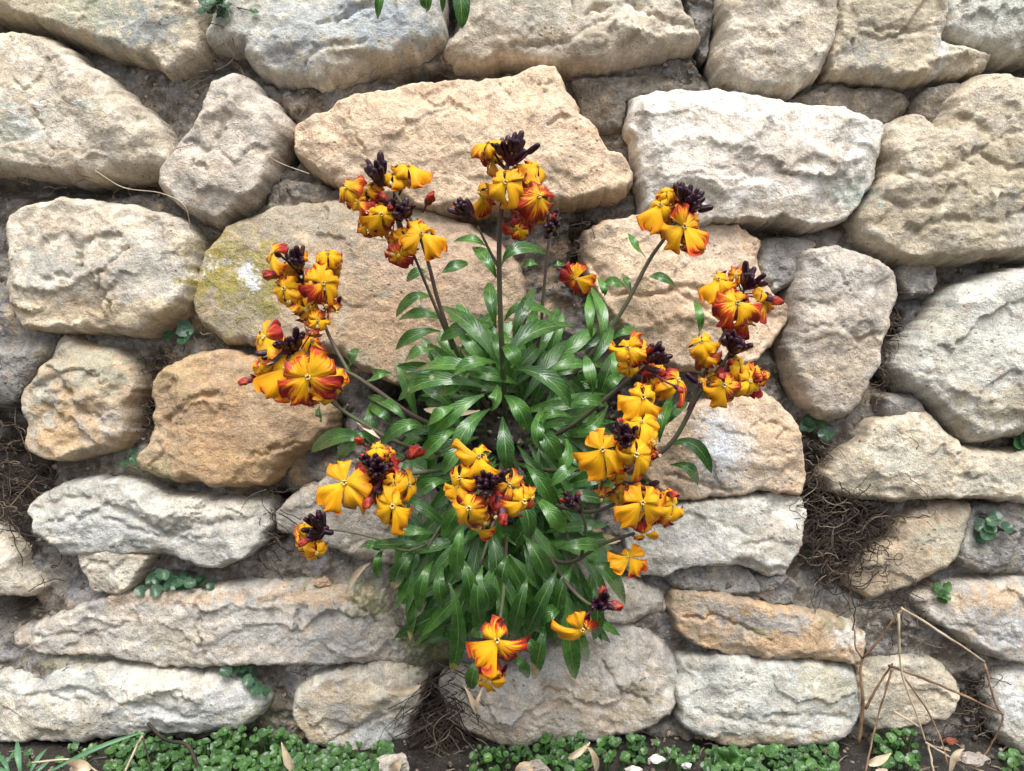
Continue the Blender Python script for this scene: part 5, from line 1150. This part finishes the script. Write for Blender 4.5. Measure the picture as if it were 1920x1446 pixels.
# hair-fine rootlets strung across the joints
def rootlets():
    g = random.Random(77); mb = MB()
    for (cx, cy, rx, ry, n) in ((150,345,160,14,14),(330,180,60,60,16),(560,190,90,30,12),(760,140,160,14,12),(1180,150,120,40,14),(1100,330,40,90,14),(1620,190,120,30,14),(1560,460,110,40,12),(430,420,60,30,12),(200,880,160,20,14),(560,900,60,40,14),(620,1080,110,30,16),(1480,650,30,90,12),(1700,760,60,60,14),(1360,1100,130,30,14),(1660,1180,80,50,18),(1780,1280,90,60,20),(120,1250,130,24,12),(540,1300,40,50,10),(1240,1220,30,70,10),(120,640,80,30,10),(380,640,90,20,12)):
        for _ in range(n):
            x, y = g.uniform(cx - rx, cx + rx), g.uniform(cy - ry, cy + ry); an = g.uniform(0, 6.28); w = g.uniform(-.010, .004); pts = []
            for i in range(7):
                pts.append(P(x, y, w)); an += g.gauss(0, .55); st = g.uniform(5, 11); x += math.cos(an) * st; y += math.sin(an) * st + 2; w += g.gauss(0, .0012)
            mb.tube(bez(pts, 2), g.uniform(.00012, .00028), 3, False)
    o = mb.build('rootlets', M_PALEROOT); tag(o, 'hair fine dry rootlets strung through all the joints', 'roots', kind='stuff')
rootlets()

# ---- dead stalks
dead = thing('dead_stalks', 'dead branching brown stalks leaning on the lower stones', 'dead plant', P(1612, 1398, .02))
for pts, r, m in (
 ([(1610,1396,.022),(1618,1322,.025),(1613,1262,.026),(1617,1236,.027)],4.2,0),([(1617,1236,.027),(1655,1190,.034),(1690,1143,.04)],3.2,0),([(1617,1236,.027),(1604,1212,.026),(1602,1180,.024)],2.6,0),
 ([(1622,1330,.025),(1650,1280,.026),(1674,1244,.03)],3.2,0),([(1690,1140,.04),(1770,1190,.036),(1846,1240,.03)],3.2,1),([(1684,1150,.04),(1690,1254,.034),(1715,1330,.034),(1736,1392,.03)],2.8,1),
 ([(1666,1248,.03),(1760,1284,.03),(1882,1340,.03)],3.4,0),([(1846,1244,.03),(1866,1318,.03),(1880,1348,.03),(1856,1400,.03),(1826,1446,.03)],2.6,0),([(1672,1256,.03),(1644,1352,.032),(1622,1452,.05)],2.8,0),
 ([(1676,1334,.028),(1728,1366,.03)],3.0,1),([(1690,1262,.03),(1750,1352,.034),(1780,1440,.045)],2.4,0),([(1736,1392,.03),(1800,1430,.04),(1860,1452,.05)],2.6,1),([(1740,1396,.035),(1752,1450,.05)],2.8,1)):
    mb = MB(); q = bez([P(*p) for p in pts], 6); n = len(q)
    mb.tube([p + Vector((sr.gauss(0, .00015), 0, sr.gauss(0, .00015))) for p in q], [r * .68 / PX * (1.1 - .3 * i / n) * sr.uniform(.85, 1.2) for i in range(n)], 6)
    mb.build('stalk', M_STRAW if m else M_TWIG, dead)
for pts, r, lab in (([(278,1356,.03),(300,1380,.035),(320,1390,.035),(352,1398,.04),(372,1440,.05)],3.4,'dark twig resting on the leaves under the lowest pale slab'),
                    ([(232,1452,.05),(262,1388,.045),(268,1382,.045)],2.4,'pale straw standing among the leaves under the lowest pale slab'),
                    ([(268,1384,.045),(284,1440,.05)],1.5,'thin straw bent over beside the dark twig'),
                    ([(60,1430,.05),(140,1425,.05),(190,1452,.06)],1.8,'dry straw lying on the soil by the grass'),
                    ([(178,320,.02),(232,352,.02),(300,362,.022),(345,385,.02),(358,430,.012)],1.0,'thin dry stem crossing the dark joint below the tilted stone'),
                    ([(497,290,.02),(530,308,.016),(580,326,.012)],1.0,'hair thin dry stem between the tilted stone and the long tan stone')):
    mb = MB(); q = bez([P(*p) for p in pts], 6); mb.tube(q, r / PX, 5); o = mb.build('twig', M_TWIG if r > 3 else M_STRAW); tag(o, lab, 'twig')
    if 'dark twig' in lab: o.data.materials[0] = M_ROOT

# ---- withered leaves
for q, w, lab, m in (
 ((694,1056,668,1068,650,1114,13),.012,'curled bleached leaf hanging under the lower left blooms',M_STRAW),((720,1294,752,1308,790,1284,15),.02,'white curled dead leaf on the small lower stone',M_STRAW),
 ((528,1392,536,1420,556,1456,15),.045,'yellow withered leaf upright among the creeping leaves',M_STRAW),((868,1284,886,1304,892,1340,9),.03,'narrow withered leaf hanging below the plant',M_DRY),
 ((1098,1398,1120,1412,1118,1450,12),.045,'pale curled leaf on soil below the centre stone',M_STRAW),((1106,1392,1090,1412,1064,1422,12),.04,'tan folded leaf on soil below the centre stone',M_DRY),
 ((1808,1404,1785,1408,1780,1450,13),.05,'yellow curled leaf beneath the dead stalks',M_STRAW),((1670,1412,1650,1428,1626,1432,16),.045,'grey dead leaf on soil beneath the dead stalks',M_DRY),
 ((752,1425,742,1435,738,1452,22),.05,'torn pale leaf on soil beside the hanging roots',M_STRAW),((1000,1436,985,1436,975,1452,26),.055,'crumpled tan leaf on soil below the plant',M_DRY),
 ((170,1440,150,1436,140,1450,34),.06,'brown flat leaf on soil near the grass',M_DRY),((610,1080,600,1092,618,1098,10),.0,'orange flake on the mortar under the blooms',M_DRY)):
    b_ = P(q[0], q[1], w); v_, f, uv = leaf_geo(b_, P(q[2], q[3], w + .006), P(q[4], q[5], w), q[6] / PX, W + V * .4, fold=.7, wave=.2, ns=9)
    o = mesh_obj('dead_leaf', [p - b_ for p in v_], f, m, None, Matrix.Translation(b_), uv=uv); tag(o, lab, 'dead leaf')

# ---- grass
gt = thing('grass_tuft', 'green grass blades with dew at the foot of the left slab', 'grass', P(60, 1450, .05))
for q in ((60,1470,150,1405,272,1372,8,.05),(40,1462,34,1420,32,1388,11,.05),(52,1462,60,1430,88,1404,7,.05),(20,1462,14,1430,-6,1412,8,.05),(0,1460,20,1420,28,1404,6,.045),(46,1464,80,1440,100,1420,6,.055),(-20,1460,0,1420,-14,1395,7,.04),(30,1465,10,1440,-20,1436,7,.055)):
    leaf(gt, P(q[0], q[1], q[7]), P(q[2], q[3], q[7] + .006), P(q[4], q[5], q[7] - .012), q[6] / PX, material=M_GRASS, name='blade', fold=.35, wave=.0)

# ---- loose stones
M_PEB = rock_material('loose_stone', 900, .5, .8, (.8, .8, .8), (1.15, 1.15, 1.15))
def pebble(x, y, w, rx, ry, c, lab, seed):
    g = np.random.RandomState(seed); n, m = 12, 8; V_, F_ = [], []; org = P(x, y, w)
    for i in range(m + 1):
        for j in range(n):
            th = math.pi * i / m; ph = 2 * math.pi * j / n; d = vec(math.sin(th) * math.cos(ph) * rx, math.cos(th) * ry, math.sin(th) * math.sin(ph) * (rx + ry) / 2.4)
            k = 1 + .28 * math.sin(3 * ph + seed + 2 * th) * math.sin(th) + .12 * math.sin(5 * th + seed)
            V_.append(d * k / PX)
    for i in range(m):
        for j in range(n): F_.append((i * n + j, i * n + (j + 1) % n, (i + 1) * n + (j + 1) % n, (i + 1) * n + j))
    o = mesh_obj('pebble', V_, F_, M_PEB, None, Matrix.Translation(org), colors=np.tile(np.array(c), (len(V_), 1)), smooth=False); tag(o, lab, 'pebble')
for a in ((605,1092,.004,15,8,(.55,.38,.26),'small orange chip of stone on the mortar ledge',3),(1615,831,.002,6,6,(.22,.08,.05),'tiny round red brown pebble beside the right lower stone',4),
          (1230,1424,.05,13,7,(.72,.70,.64),'white pebble on the soil below the centre stones',5),(1188,1444,.055,13,6,(.70,.66,.58),'pale flat pebble at the edge of the soil',6),(1288,1436,.055,8,5,(.66,.64,.62),'small light pebble on dark soil',7),
          (1655,1448,.055,10,6,(.55,.46,.36),'tan pebble under the dead stalks',8),(740,1432,.045,26,16,(.52,.47,.40),'broken stone piece beside the hanging roots',9),(1000,1442,.055,26,12,(.38,.33,.28),'flat brown stone piece in the soil',10),
          (1782,1390,.03,11,6,(.24,.07,.045),'rusty red fragment beneath the dead stalks',11),(1820,1424,.045,28,10,(.38,.33,.29),'grey stick shaped stone in the litter',12),(1640,226,-.004,9,6,(.42,.24,.13),'small orange brick crumb beside the white stone',13),
          (540,180,-.008,9,8,(.34,.31,.30),'grey stone crumb in the mortar below the top stone',14),(660,1200,.0,0.1,0.1,(.3,.3,.3),'',15)):
    if a[6]: pebble(*a)

# ---- crumbs, bits of stalk and stone strewn on the soil
def litter():
    g = random.Random(8); mb = MB()
    for _ in range(520):
        x = g.uniform(-.40, .40); y = g.uniform(-.085, -.004); p = Vector((x, y, .0025))
        if g.random() < .35:
            a = g.uniform(0, 6.28); ln = g.uniform(.004, .016); d = Vector((math.cos(a), math.sin(a), g.uniform(-.1, .25)))
            mb.tube(bez([p, p + d * ln * .5 + Vector((g.gauss(0, .001), g.gauss(0, .001), .001)), p + d * ln], 2), g.uniform(.0002, .0006), 4)
        else:
            a = Vector((g.gauss(0, 1), g.gauss(0, 1), g.gauss(0, .5))).normalized(); mb.blob(p, a, g.uniform(.0015, .005), g.uniform(.0007, .0020), 5, 3)
    o = mb.build('litter', M_LITTER, None, Vector((0, -.03, 0))); tag(o, 'crumbs and broken bits of stalk strewn on the soil', 'litter', kind='stuff')
M_LITTER = simple('litter', (.06, .042, .03), (.36, .30, .23), 130, .85)
litter()
